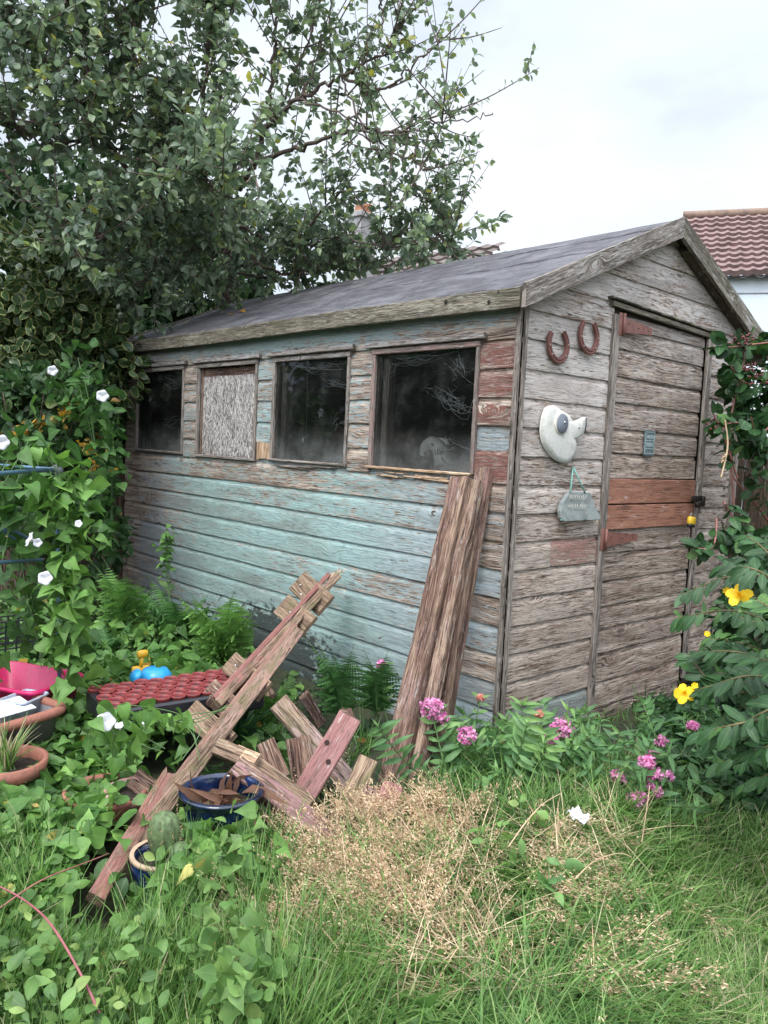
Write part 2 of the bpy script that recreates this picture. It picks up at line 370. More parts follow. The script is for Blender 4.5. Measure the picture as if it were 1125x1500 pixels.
# ------------------------------------------------------------------ foliage batches
def tmpl(rows, fold=.25, curl=.25):
    """rows: (u, halfwidth); returns verts (n,3) u,v,w ; faces ; uv"""
    V = []; UV = []; F = []; L = len(rows)
    mw = max(r[1] for r in rows)
    for (u, w) in rows:
        for sgn in (-1, 0, 1):
            V.append((u, sgn * w, abs(sgn) * w * fold - curl * u * u)); UV.append((u, sgn * (w / mw if mw else 0)))
    for i in range(L - 1):
        for j in range(2):
            q = i * 3 + j; F.append((q, q + 3, q + 4, q + 1))
    UV = [(a, b if b == 0 else math.copysign(1, b)) for a, b in UV]
    return np.array(V), np.array(F), np.array(UV)
T_OV = tmpl([(0, .02), (.12, .15), (.32, .27), (.55, .29), (.76, .20), (.91, .08), (1, .004)], .2, .16)
T_HEART = tmpl([(.0, .10), (-.03, .28), (.08, .40), (.26, .42), (.46, .33), (.67, .19), (.86, .07), (1, .004)], .13, .24)
T_ROUND = tmpl([(0, .03), (.1, .2), (.28, .33), (.55, .37), (.8, .27), (.94, .13), (1, .02)], .12, .12)
T_LANCE = tmpl([(0, .02), (.3, .15), (.6, .13), (1, .005)], .3, .3)
T_OBL = tmpl([(0, .03), (.25, .17), (.6, .20), (.88, .12), (1, .02)], .15, .12)
T_PET = tmpl([(0, .06), (.5, .32), (.85, .34), (1, .15)], .1, .15)
def serr(n=9, w=.16):
    rows = []
    for i in range(n):
        u = i / n; ww = w * (1 - u) ** .8 + .01
        rows += [(u, ww * .35), (u + .55 / n, ww)]
    rows.append((1, .004)); return tmpl(rows, .05, .2)
T_PINNA = serr(7, .14)
T_BLADE = None

class Fol:
    filt = None
    def __init__(s): s.V = []; s.F = []; s.UV = []; s.T = []; s.n = 0
    def add(s, P, D, Nn, S, T, tone):
        """P,D,Nn (k,3); S (k,) or (k,2) length,width scale; T template; tone (k,)"""
        tv, tf, tuv = T; k = len(P)
        if k == 0: return
        if Fol.filt is not None:
            sl0 = np.asarray(S, float); sl0 = sl0 if sl0.ndim == 1 else sl0[:, 0]
            ok = Fol.filt(P + D / (np.linalg.norm(D, axis=1)[:, None] + 1e-9) * (sl0 * .5)[:, None]); P, D, Nn, S, tone = P[ok], D[ok], Nn[ok], np.asarray(S)[ok], np.asarray(tone)[ok]; k = len(P)
            if k == 0: return
        D = D / (np.linalg.norm(D, axis=1)[:, None] + 1e-9)
        X = np.cross(Nn, D); X /= np.linalg.norm(X, axis=1)[:, None] + 1e-9
        Z = np.cross(D, X); S = np.asarray(S, float)
        sl, sw = (S, S) if S.ndim == 1 else (S[:, 0], S[:, 1])
        zz = tv[None, :, 2:3] * rng.uniform(-.2, 2.6, (k, 1, 1)) + tv[None, :, 0:1] * tv[None, :, 1:2] * rng.normal(0, .5, (k, 1, 1)) - tv[None, :, 0:1] ** 2 * rng.uniform(-.1, .3, (k, 1, 1))
        ww = tv[None, :, 1:2] * rng.uniform(.8, 1.15, (k, 1, 1)) + tv[None, :, 0:1] ** 2 * rng.normal(0, .07, (k, 1, 1))
        v = P[:, None] + (tv[None, :, 0:1] * sl[:, None, None]) * D[:, None] + (ww * sw[:, None, None]) * X[:, None] + (zz * sl[:, None, None]) * Z[:, None]
        nv = len(tv); s.V.append(v.reshape(-1, 3)); s.F.append((tf[None] + (np.arange(k) * nv)[:, None, None] + s.n).reshape(-1, 4))
        s.UV.append(np.tile(tuv, (k, 1))); s.T.append(np.repeat(np.clip(tone, 0, 1), nv)); s.n += k * nv
    def blades(s, P, H, lean, L, Wd, tone, droop=1., seg=4):
        """grass: base P (k,3), heading H rad, lean amount, length L, width"""
        k = len(P); t = np.linspace(0, 1, seg + 1)
        hx, hy = np.cos(H), np.sin(H)
        a0 = lean[:, None] + droop * t[None] ** 1.3 * (0.4 + lean[:, None])
        a0 = np.clip(a0, 0, 2.2); dl = (L / seg)[:, None]
        r = np.concatenate([np.zeros((k, 1)), np.cumsum(np.sin(a0[:, 1:]) * dl, 1)], 1)
        z = np.concatenate([np.zeros((k, 1)), np.cumsum(np.cos(a0[:, 1:]) * dl, 1)], 1)
        C = np.stack([P[:, 0:1] + r * hx[:, None], P[:, 1:2] + r * hy[:, None], P[:, 2:3] + z], -1)
        tw = H + math.pi / 2 + rng.normal(0, .5, k); sx = np.stack([np.cos(tw), np.sin(tw), np.zeros(k)], -1)
        w = (Wd[:, None] * (1 - t[None] ** 2) * .5 + .0003)
        A = C - sx[:, None] * w[..., None]; B = C + sx[:, None] * w[..., None]
        v = np.stack([A, B], 2).reshape(k, -1, 3); nv = 2 * (seg + 1)
        f = np.array([(2 * i, 2 * i + 2, 2 * i + 3, 2 * i + 1) for i in range(seg)])
        s.V.append(v.reshape(-1, 3)); s.F.append((f[None] + (np.arange(k) * nv)[:, None, None] + s.n).reshape(-1, 4))
        s.UV.append(np.tile(np.stack([np.repeat(t, 2), np.tile([-1, 1], seg + 1)], -1), (k, 1)))
        s.T.append((np.clip(tone[:, None] + (np.repeat(t, 2)[None] - .5) * .18, 0, 1)).ravel()); s.n += k * nv
    def build(s, name, mat, parent=None, smooth=True):
        if not s.V: return None
        V = np.concatenate(s.V).astype(np.float32); F = np.concatenate(s.F).astype(np.int32)
        UV = np.concatenate(s.UV).astype(np.float32); T = np.concatenate(s.T).astype(np.float32)
        me = bpy.data.meshes.new(name); me.vertices.add(len(V)); me.vertices.foreach_set('co', V.ravel())
        me.loops.add(F.size); me.loops.foreach_set('vertex_index', F.ravel())
        me.polygons.add(len(F)); me.polygons.foreach_set('loop_start', np.arange(len(F), dtype=np.int32) * 4)
        me.polygons.foreach_set('loop_total', np.full(len(F), 4, np.int32))
        me.update(calc_edges=True)
        uvl = me.uv_layers.new(name='UVMap'); uvl.data.foreach_set('uv', UV[F.ravel()].ravel())
        a = me.attributes.new('tone', 'FLOAT', 'POINT'); a.data.foreach_set('value', T)
        me.materials.append(mat)
        if smooth: me.polygons.foreach_set('use_smooth', np.ones(len(F), bool))
        return put(bpy.data.objects.new(name, me), parent)

def rdir(k, up=0., sd=1.):
    v = rng.normal(0, sd, (k, 3)); v[:, 2] += up; return v / (np.linalg.norm(v, axis=1)[:, None] + 1e-9)
def clump(F, c, r, k, size, T, tone, tv=.2, up=.8, down=.3, shell=.5):
    """leaves through an ellipsoid volume, denser to the outside"""
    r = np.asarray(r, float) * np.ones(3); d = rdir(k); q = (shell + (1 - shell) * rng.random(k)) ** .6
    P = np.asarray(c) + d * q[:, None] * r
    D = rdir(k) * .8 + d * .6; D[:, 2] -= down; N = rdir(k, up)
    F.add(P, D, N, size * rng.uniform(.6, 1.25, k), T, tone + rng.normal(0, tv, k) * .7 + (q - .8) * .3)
def bez(P, n=12):
    """smooth curve through points"""
    P = np.asarray(P, float); k = len(P); out = []
    for i in range(k - 1):
        p0, p1, p2, p3 = P[max(i - 1, 0)], P[i], P[i + 1], P[min(i + 2, k - 1)]
        for t in np.linspace(0, 1, n, endpoint=False):
            out.append(.5 * ((2 * p1) + (-p0 + p2) * t + (2 * p0 - 5 * p1 + 4 * p2 - p3) * t * t + (-p0 + 3 * p1 - 3 * p2 + p3) * t ** 3))
    out.append(P[-1]); return np.array(out)
def along(F, C, k, size, T, tone, tv=.15, out=.8, start=.1, hint=None, pairs=False, droop=.2, jit=0.):
    """leaves along a stem curve C"""
    n = len(C); t = np.linspace(start, .995, k) if pairs else rng.uniform(start, 1, k)
    i = np.clip((t * (n - 1)).astype(int), 0, n - 2); fr = t * (n - 1) - i
    P = C[i] + (C[i + 1] - C[i]) * fr[:, None]; tg = C[i + 1] - C[i]; tg /= np.linalg.norm(tg, axis=1)[:, None] + 1e-9
    if pairs:
        u = np.tile(np.array([0, 0, 1.]), (k, 1)) if hint is None else np.tile(np.asarray(hint, float), (k, 1))
        sd_ = np.cross(tg, u); sd_ /= np.linalg.norm(sd_, axis=1)[:, None] + 1e-9
        for sg in (-1, 1):
            D = sd_ * sg * out + tg * .45 + rng.normal(0, .12, (k, 3)); D[:, 2] -= droop * .5
            N = u + rng.normal(0, .25, (k, 3))
            F.add(P, D, N, size * rng.uniform(.8, 1.15, k) * (1 - .35 * np.abs(t - .5)), T, tone + rng.normal(0, tv, k) + (t - .5) * .2)
        return
    s_ = rdir(k); s_ -= tg * (s_ * tg).sum(1)[:, None]; s_ /= np.linalg.norm(s_, axis=1)[:, None] + 1e-9
    D = s_ * out + tg * .5; D[:, 2] -= droop; P = P + s_ * .004 + rng.normal(0, 1, (k, 3)) * jit
    F.add(P, D, rdir(k, 1.2) + s_ * .2, size * rng.uniform(.65, 1.2, k), T, tone + rng.normal(0, tv, k))

# ================================================================== SETTING
def ground_z(x, y):
    d = np.sqrt((x - .3) ** 2 + (y + 1.) ** 2)
    return -.03 + .03 * np.sin(x * 1.7 + .6) * np.cos(y * 1.4) - .02 * np.clip(d - 3, 0, 6)
def ground():
    xs = np.concatenate([[-300, -120, -50, -25, -14], np.linspace(-9, 9, 91), [14, 25, 50, 120, 300]])
    X, Y = np.meshgrid(xs, xs, indexing='ij'); Z = ground_z(X, Y) + (np.abs(X) < 9) * (np.abs(Y) < 9) * rng.normal(0, .012, X.shape)
    n = len(xs); v = np.stack([X, Y, Z], -1).reshape(-1, 3)
    f = [(i * n + j, (i + 1) * n + j, (i + 1) * n + j + 1, i * n + j + 1) for i in range(n - 1) for j in range(n - 1)]
    m, N, L, bs, out = newmat('garden_soil')
    tc = N.new('ShaderNodeTexCoord'); a = noise(N, L, tc.outputs['Object'], 3, 6, .65); b = noise(N, L, tc.outputs['Object'], 40, 6, .7)
    c = ramp(N, L, a, [(.35, (.025, .03, .014)), (.5, (.05, .065, .022)), (.65, (.075, .06, .035))])
    L.new(mix(N, L, maprange(N, L, b, .3, .7, .7, 0), c, (.015, .013, .01)), bs.inputs['Base Color']); bs.inputs['Roughness'].default_value = .95
    bump(N, L, b, 1, .02, bs)
    tag(simple_mesh('ground', v, f, m), kind='structure')
ground()

# ================================================================== SHED
PE = .13; ZA = 1.846           # board exposure; underside of the board course over the windows
SL, SWD = 3.95, 2.18           # long side, gable width
RY, RZ = 1.161, 2.575          # ridge
SLOPE = .432
shed = empty('garden_shed', (0, 0, 0), label='weathered wooden garden shed with peeling turquoise paint, pitched felt roof and four windows', cat='shed')

def n1(x, s=0.):
    return np.sin(x * 1.3 + s) * .5 + np.sin(x * 3.7 + s * 2.1) * .3 + np.sin(x * 9.1 + s * .7) * .2
PROF = [(0, .005), (0, .0140), (.003, .0152), (.030, .0152), (.058, .0150), (.085, .0148), (.098, .0140), (.104, .0118), (.112, .0085), (.122, .006), (.131, .0055)]
def siding(mb, O, U, N, k, u0, u1, wear, tint, stain, hz=1., gap=.003, sag=.0015):
    """one weatherboard; course k below ZA; u0,u1 numbers or functions of z"""
    zb = ZA - (k + 1) * PE + (O[2] if len(O) > 2 else 0)
    a = u0 if callable(u0) else (lambda z, q=u0: q); b = u1 if callable(u1) else (lambda z, q=u1: q)
    L = max(b(zb) - a(zb), .05); seg = max(2, int(L / .055)); t = np.linspace(0, 1, seg + 1)
    s1, s2, s3 = [random.random() * 20 for _ in range(3)]; tilt = random.uniform(-.002, .002)
    P = np.zeros((len(PROF), seg + 1, 3)); UV = np.zeros((len(PROF), seg + 1, 2)); du, dv = random.random() * 50, random.random() * 50
    cup = random.uniform(-.001, .004); O3 = np.array([O[0], O[1], 0.])
    for i, (pz, po) in enumerate(PROF):
        z = zb + pz * hz + gap
        ua, ub = a(z), b(z)
        if ub <= ua: ub = ua + .001
        u = ua + (ub - ua) * t
        dz = sag * n1(u * 2, s1) + (.0012 * n1(u * 14, s3) if i < 3 else 0) + tilt * (t - .5) * 2
        do = .0015 * n1(u * 1.7, s2) + (cup * np.clip(n1(u * 2.2, s3), 0, 1) if i < 3 else 0)
        P[i] = O3 + np.outer(u, U) + np.outer(po + do if i else np.full_like(u, po), N); P[i, :, 2] = z + dz
        UV[i, :, 0] = u + du; UV[i, :, 1] = pz * 1.0 + dv
    X = P @ np.asarray(U, float); Z = P[..., 2]
    if (np.cross(U, (0, 0, 1)) @ np.asarray(N, float)) < 0: P = P[:, ::-1]; UV = UV[:, ::-1]; X = X[:, ::-1]; Z = Z[:, ::-1]
    pz = np.array([q[0] for q in PROF])[:, None] * np.ones_like(X)
    mb.grid(P, UV, wear(X, Z, pz) if callable(wear) else wear, tint(X, Z) if callable(tint) else tint, stain(X, Z) if callable(stain) else stain)

def sstep(x, a, b): t = np.clip((x - a) / (b - a), 0, 1); return t * t * (3 - 2 * t)
TEAL = np.array([.235, .385, .365])
def tealtint(dt):
    def f(x, z):
        g = sstep(x, -3.6, -2.6) * (1 - sstep(x, -1.3, -.2)) * (1 - sstep(z, 1.1, 1.5) * .5)
        a = np.array([.33, .355, .385]); b = np.array([.37, .44, .46]); c = np.array([.31, .46, .44])
        left = (1 - sstep(x, -3.8, -2.7))[..., None]
        base = b * (1 - left) + a * left
        return (base * (1 - g[..., None]) + c * g[..., None]) * dt
    return f
def wall_front():
    mb = MB(); U = (1, 0, 0); N = (0, -1, 0); O = (0, 0)
    # the two courses over the windows, the top one cut off by the eaves
    for k in (-2, -1):
        w0 = .16 if k == -2 else .30
        siding(mb, O, U, N, k if k > -2 else -1.72, -SL, 0, lambda x, z, pz, w0=w0: w0 + .36 * (1 - sstep(pz, .015, .075)) * (w0 > .2) + .12 * n1(x * 2, 3) + .35 * (1 - sstep(x, -3.9, -3.2)) + .3 * sstep(x, -.75, -.1) * (w0 > .2),
               tealtint(.97), 0, hz=(.72 if k == -2 else 1))
    gaps = [(-SL, -3.765), (-3.0, -2.81), (-2.055, -1.885), (-1.147, -.96), (-.215, 0)]
    red = (.20, .075, .058)
    gw = [.72, .62, .45, .62, .3]
    for k in range(0, 5):
        for gi, (a, b) in enumerate(gaps):
            if gi == 2 and k == 4: continue           # the broken-off bit by the third window
            if gi == 4:
                if k == 3:                             # upper half has come away, grey board behind
                    siding(mb, O, U, N, 3.42, a, b, .34, red, 0, hz=.55, sag=.0005)
                    continue
                siding(mb, O, U, N, k, a, b, lambda x, z, pz, k=k: .30 + .1 * (k == 2) + .28 * (1 - sstep(pz, .0, .02)) + .25 * sstep(pz, .08, .11) + .12 * n1(x * 12, k), red, 0)
            else:
                siding(mb, O, U, N, k, a, b, random.uniform(-.1, .12) + gw[gi], tealtint(random.uniform(.85, 1.05)) if gi != 0 else (.34, .31, .31), 0)
    for k in range(5, 15):
        dt = random.uniform(.93, 1.04)
        worn = .36 if k == 5 else (.14 if k == 6 else 0)
        rr = {5: .4, 6: .3, 7: .5, 8: .1, 9: .5, 10: .15, 11: .42, 12: -.1, 13: -.05}.get(k, 0)
        def wear(x, z, pz, k=k, worn=worn, rr=rr):
            return .17 + worn * (.75 + .5 * n1(x * 1.5, k)) + .45 * (1 - sstep(x, -3.95, -3.35)) + (.16 if k < 9 else .05) * (1 - sstep(x, -3.6, -2.4)) + rr * sstep(x, -.5, -.2) \
                + .2 * np.clip(n1(x * 1.1 + k * 2.3, k * 1.7), 0, 1) + (.32 * sstep(x, -1.3, -.9) * (1 - sstep(x, -.6, -.3)) if k == 9 else 0) + .10 * (1 - sstep(pz, 0, .012))
        def stain(x, z, k=k):
            return np.clip((sstep(x, -3.0, -1.9) * (1 - sstep(x, -1.7, -.7)) * .75 + .25 * (1 - sstep(x, -3.2, -2.2))) * (1 - sstep(z + .05 * n1(x * 6), .10, .50)), 0, 1) + .07
        siding(mb, O, U, N, k, -SL, -.002, wear, tealtint(dt), stain)
    o = mb.build('front_wall', WD, shed)
    # wood behind the boards: a sheet pierced by the window openings, and the grey lining where boards are missing
    b = MB(); cols = (.30, .36, .38)
    xs = [-SL] + sum([[a, c] for a, c in ((-3.75, -3.01), (-2.80, -2.065), (-1.875, -1.157), (-.95, -.225))], []) + [-.004]
    for i in range(len(xs) - 1):
        x0, x1 = xs[i], xs[i + 1]
        for (z0, z1) in ([(0, 1.225), (1.84, 2.08)] if i % 2 else [(0, 2.08)]):
            for y, s in ((-.003, 1), (.022, -1)):
                q = [(x0, y, z0), (x1, y, z0), (x1, y, z1), (x0, y, z1)]
                b.face(q if s > 0 else q[::-1], [(p[0], p[2]) for p in (q if s > 0 else q[::-1])], .35 if s > 0 else 1, cols)
    b.build('wall_lining', WD, shed)
    # raw timber where the plank ended is torn off
    m = MB(); m.box((-1.97, -.008, 1.335), (0, 0, -1), (1, 0, 0), (0, -1, 0), .115, .155, .016, wear=1, jag1=.02)
    m.build('raw_wood_patch', WN, shed)
wall_front()

def gable_edges():
    lo = lambda z: np.maximum(0., RY - (RZ - .02 - z) / SLOPE) if True else 0
    hi = lambda z: np.minimum(SWD, RY + (RZ - .02 - z) / SLOPE)
    return (lambda z: float(lo(z)), lambda z: float(hi(z)))
def gable_wall():
    mb = MB(); U = (0, 1, 0); N = (1, 0, 0); O = (0, 0); lo, hi = gable_edges()
    D0, D1 = .70, 1.725; DT = 2.065
    pale = np.array([.61, .555, .515]); brown = np.array([.51, .42, .35])
    def mk(k, u0, u1, ww=0., tint=None, st=0.):
        dt = random.uniform(.92, 1.08); zz = ZA - (k + .5) * PE
        f = sstep(np.array(zz), .55, 1.9)
        c = (pale * f + brown * (1 - f)) * dt if tint is None else np.array(tint)
        wbase = .56 - .12 * f + ww
        siding(mb, O, U, N, k, u0, u1, lambda y, z, pz: wbase + .13 * n1(y * 3 + k, k * 2.) + .06 * (1 - sstep(pz, 0, .02)) - .05,
               tuple(c), lambda y, z: np.clip(st * .5 + .12 * sstep(y, 1.75, 2.1) + .08 + .06 * (1 - sstep(z, .2, .9)), 0, 1), sag=.0022)
    for k in range(-6, -2):
        mk(k, lo, hi)
    mk(-2, lo, D0); mk(-2, D1, hi)
    for k in range(-1, 15):
        if k == 13: mk(k, 0, D0, -.50, (.27, .31, .29)); continue
        if k == 14: mk(k, 0, D0, -.30, (.27, .29, .28), .2); continue
        if k == 7: mk(k, 0, .3, 0.); mk(k, .3, D0, -.02, (.36, .19, .15)); mk(k, D1, SWD); continue
        mk(k, 0 if k > -1 else lo, D0, -.08 if k in (0, 1, 2) else 0); mk(k, D1, SWD if k > -1 else hi, .08, st=.25)
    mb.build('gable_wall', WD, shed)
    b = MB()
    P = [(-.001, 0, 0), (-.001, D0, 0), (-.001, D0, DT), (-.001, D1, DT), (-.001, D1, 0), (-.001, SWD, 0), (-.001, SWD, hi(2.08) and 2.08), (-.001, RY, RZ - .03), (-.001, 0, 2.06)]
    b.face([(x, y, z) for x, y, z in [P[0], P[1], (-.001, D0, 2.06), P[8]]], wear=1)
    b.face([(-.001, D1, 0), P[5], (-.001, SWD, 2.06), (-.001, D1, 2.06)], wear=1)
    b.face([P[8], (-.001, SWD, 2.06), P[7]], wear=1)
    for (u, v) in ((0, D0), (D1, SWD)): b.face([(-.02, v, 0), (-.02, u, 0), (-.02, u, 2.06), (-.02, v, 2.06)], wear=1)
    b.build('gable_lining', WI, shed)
    # back and far walls, plain boards seen only from inside or aside
    m = MB()
    for k in range(-2, 15):
        siding(m, (0, SWD), (1, 0, 0), (0, 1, 0), k, -SL, 0, .7, (.3, .27, .25), .2)
        siding(m, (-SL, 0), (0, 1, 0), (-1, 0, 0), k, 0, SWD, .7, (.3, .27, .25), .2)
    for k in range(-6, -2): siding(m, (-SL, 0), (0, 1, 0), (-1, 0, 0), k, lo, hi, .7, (.3, .27, .25), .2)
    m.build('back_walls', WD, shed)
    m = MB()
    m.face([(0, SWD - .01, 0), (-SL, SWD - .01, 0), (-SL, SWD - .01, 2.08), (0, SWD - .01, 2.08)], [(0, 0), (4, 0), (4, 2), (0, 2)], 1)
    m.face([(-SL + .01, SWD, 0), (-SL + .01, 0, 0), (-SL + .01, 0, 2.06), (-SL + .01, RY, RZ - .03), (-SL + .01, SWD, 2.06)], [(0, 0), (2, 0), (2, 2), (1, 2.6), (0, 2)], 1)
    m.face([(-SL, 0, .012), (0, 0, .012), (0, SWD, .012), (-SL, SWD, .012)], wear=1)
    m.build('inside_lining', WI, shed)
    # corner battens
    m = MB()
    m.box((.010, -.030, 2.06), (0, 0, -1), (1, 0, 0), (0, -1, 0), 2.04, .026, .018, wear=.9, tint=(.3, .28, .26), stain=.3)
    m.box((.030, -.006, 2.02), (0, 0, -1), (0, 1, 0), (1, 0, 0), 2.0, .022, .014, wear=.92, tint=(.2, .1, .08), stain=.2)
    m.build('corner_batten', WT, shed)
    m = MB(); m.box((.022, SWD - .035, 1.95), (0, 0, -1), (0, 1, 0), (1, 0, 0), 1.02, .065, .022, wear=.8, tint=(.3, .25, .2), jag1=.03)
    m.build('corner_batten', WT, shed)
gable_wall()

# ---- roof
FELT, N_, L_, bs_, out_ = newmat('roof_felt')
def felt():
    N, L, bs = N_, L_, bs_
    tc = N.new('ShaderNodeTexCoord'); o = tc.outputs['Object']
    a = noise(N, L, o, 190, 4, .75); b = noise(N, L, o, 5, 8, .66); c = noise(N, L, o, 1, 7, .7, (2.2, 26, 26))
    col = ramp(N, L, a, [(.3, (.014, .012, .016)), (.55, (.052, .046, .056)), (.75, (.25, .24, .26))])
    col = mix(N, L, maprange(N, L, b, .42, .62, 0, .6), col, (.19, .185, .20))
    col = mix(N, L, maprange(N, L, c, .46, .60, 0, .6), col, (.030, .024, .036))
    L.new(col, bs.inputs['Base Color']); bs.inputs['Roughness'].default_value = .5; bs.inputs['Specular IOR Level'].default_value = .6
    d = noise(N, L, o, 26, 5, .7); col = mix(N, L, maprange(N, L, d, .5, .72, 0, .5), col, (.24, .235, .25)); L.new(col, bs.inputs['Base Color'])
    bump(N, L, math_(N, L, 'ADD', math_(N, L, 'MULTIPLY', a, .3), math_(N, L, 'MULTIPLY', b, 1.5)), 1., .02, bs)
felt()
roof = None
def roof_z(y): return RZ + .012 - abs(y - RY) * SLOPE
def build_roof():
    global roof
    X0, X1 = -4.08, .078; E0, E1 = -.062, 2 * RY + .062
    v = []; f = []
    # timber deck
    m = MB()
    for (a, b) in ((E0 + .02, RY), (E1 - .02, RY)):
        za, zb = roof_z(a) - .006, RZ + .006
        q = [(X0, a, za), (X1, a, za), (X1, b, zb), (X0, b, zb)]; q2 = [(x, y, z - .022) for x, y, z in q]
        if a > b: q = q[::-1]; q2 = q2[::-1]
        m.face(q, wear=1); m.face(q2[::-1], [(p[0], p[1]) for p in q2[::-1]], wear=.9)
        for i in range(4): m.face([q[i], q2[i], q2[(i + 1) % 4], q[(i + 1) % 4]], wear=.9)
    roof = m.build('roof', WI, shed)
    # felt strips: lower, upper, ridge cap, each lapping the one below
    for nm, sgn in (('felt', -1), ('felt', 1)):
        tb = TB()
        for (d0, d1, h) in ((0.0, .62, .004), (.60, 1.11, .008), (1.0, 1.213, .012)):
            # d measured up from the eaves edge along y
            nx, ny = 120, 14; xs = np.linspace(X0 - .012, X1 + (.004 if sgn < 0 else .004), nx); ds = np.linspace(d0, d1, ny) * (RY - E0) / 1.213
            b0 = len(tb.v)
            for j, d in enumerate(ds):
                y = E0 + d; z = roof_z(y) + h
                for x in xs:
                    w = .005 * math.sin(x * 2.1 + d * 5 + sgn) * math.sin(x * 5.3 + d * 3 + h * 90) + .002 * math.sin(x * 17 + d * 9 + 2 * math.sin(x * 3)) + .0012 * math.sin(x * 41 + d * 23)
                    if j == 0: w += .002 * math.sin(x * 7)
                    yy = y if sgn < 0 else 2 * RY - y
                    tb.v.append((x, yy, z + w * (0.3 if d1 > 1.2 and j > 10 else 1)))
            for j in range(ny - 1):
                for i in range(nx - 1):
                    q = b0 + j * nx + i; fc = (q, q + 1, q + nx + 1, q + nx); tb.f.append(fc if sgn < 0 else fc[::-1])
            # turned-down lower edge
            for i, x in enumerate(xs):
                p = tb.v[b0 + i]; tb.v.append((p[0], p[1] + .002 * sgn * -1 - (.004 if d0 == 0 else 0) * (1 if sgn < 0 else -1), p[2] - (.024 if d0 == 0 else .006)))
            e0 = len(tb.v) - nx
            for i in range(nx - 1):
                fc = (e0 + i, e0 + i + 1, b0 + i + 1, b0 + i); tb.f.append(fc if sgn < 0 else fc[::-1])
        tb.build(nm, FELT, roof)
    # eaves fascia and barge boards
    wv = lambda P: .72 + .15 * n1(P[..., 0] * 2)
    m = MB(); m.box((-4.12, -.079, 2.012), (1, 0, 0), (0, 0, 1), (0, -1, 0), 4.17, .088, .02, wear=wv, tint=(.36, .34, .27), seg=60, warp=.003)
    o = m.build('fascia_board', WM, roof)
    KM = plain('dark_knot', (.02, .015, .01), .9)
    for (px, py, r) in ((653, 442, .011), (716, 442, .009), (730, 427, .004)):
        c = BP(px, py, 'y', -.0902); t = TB(); t.lathe(c, [(0, .0004), (r, .0006), (r * 1.05, .0001)], 14, (0, -1, 0)); t.build('knot', KM, o)
    m = MB(); m.box((-4.12, 2 * RY + .079, 2.012), (1, 0, 0), (0, 0, 1), (0, 1, 0), 4.17, .088, .02, wear=.8, seg=60, warp=.003)
    m.build('fascia_board', WM, roof)
    def barge(x, y0, nm, mat, tw, th=.021):
        m = MB(); s = -1 if y0 < RY else 1
        U = unit((0, s, -SLOPE)); V = unit((0, s * SLOPE, 1)); top = np.array([x, RY, RZ + .034])
        L = abs(y0 - RY) / abs(U[1])
        H = .095
        n = 30; u = np.linspace(0, L, n + 1); P = np.zeros((n + 1, 7, 3)); UV = np.zeros((n + 1, 7, 2)); ou = random.random() * 9
        Z = np.array([0, 0, 1.])
        for j, (dz, dx) in enumerate([(0, -th / 2), (0, th / 2), (-H * .33, th / 2), (-H * .66, th / 2), (-H, th / 2), (-H, -th / 2), (0, -th / 2)]):
            # plumb cut at the ridge: offset vertically
            P[:, j] = top + np.outer(u, U) + np.array([dx, 0, 0]) + Z * (dz / abs(V[2]) * (1.0))
            P[:, j, 2] += .0015 * n1(u * 6, 1 + (j > 2) * 3); UV[:, j, 0] = u + ou; UV[:, j, 1] = [0, .02, .05, .08, .115, .135, .23][j] + ou
        if s > 0: P = P[:, ::-1]; UV = UV[:, ::-1]
        m.grid(P, UV, tw + .08 * n1(u * 5)[:, None] + np.zeros((n + 1, 7)), (.42, .40, .37), .25)
        E = P[-1, :-1]; m.face(E, [(q * .01, 0) for q in range(6)], 1)
        E = P[0, :-1][::-1]; m.face(E, [(q * .01, 0) for q in range(6)], 1)
        return m.build(nm, mat, roof)
    barge(.092, -.112, 'barge_board', WT, .62); barge(.0925, 2 * RY + .02, 'barge_board', WM, .66)
    barge(-4.095, -.112, 'barge_board', WT, .8); barge(-4.0955, 2 * RY + .1, 'barge_board', WT, .8)
    # soffit purlin seen in the dark under the right-hand barge board
    m = MB(); m.box((.05, RY + .12, RZ - .1), unit((0, 1, -SLOPE)), (1, 0, 0), unit((0, SLOPE, 1)), 1.15, .05, .03, wear=.9); m.box((.05, RY - .12, RZ - .1), unit((0, -1, -SLOPE)), (1, 0, 0), unit((0, SLOPE, 1)), 1.15, .05, .03, wear=.9)
    m.build('rafter', WI, roof)
build_roof()

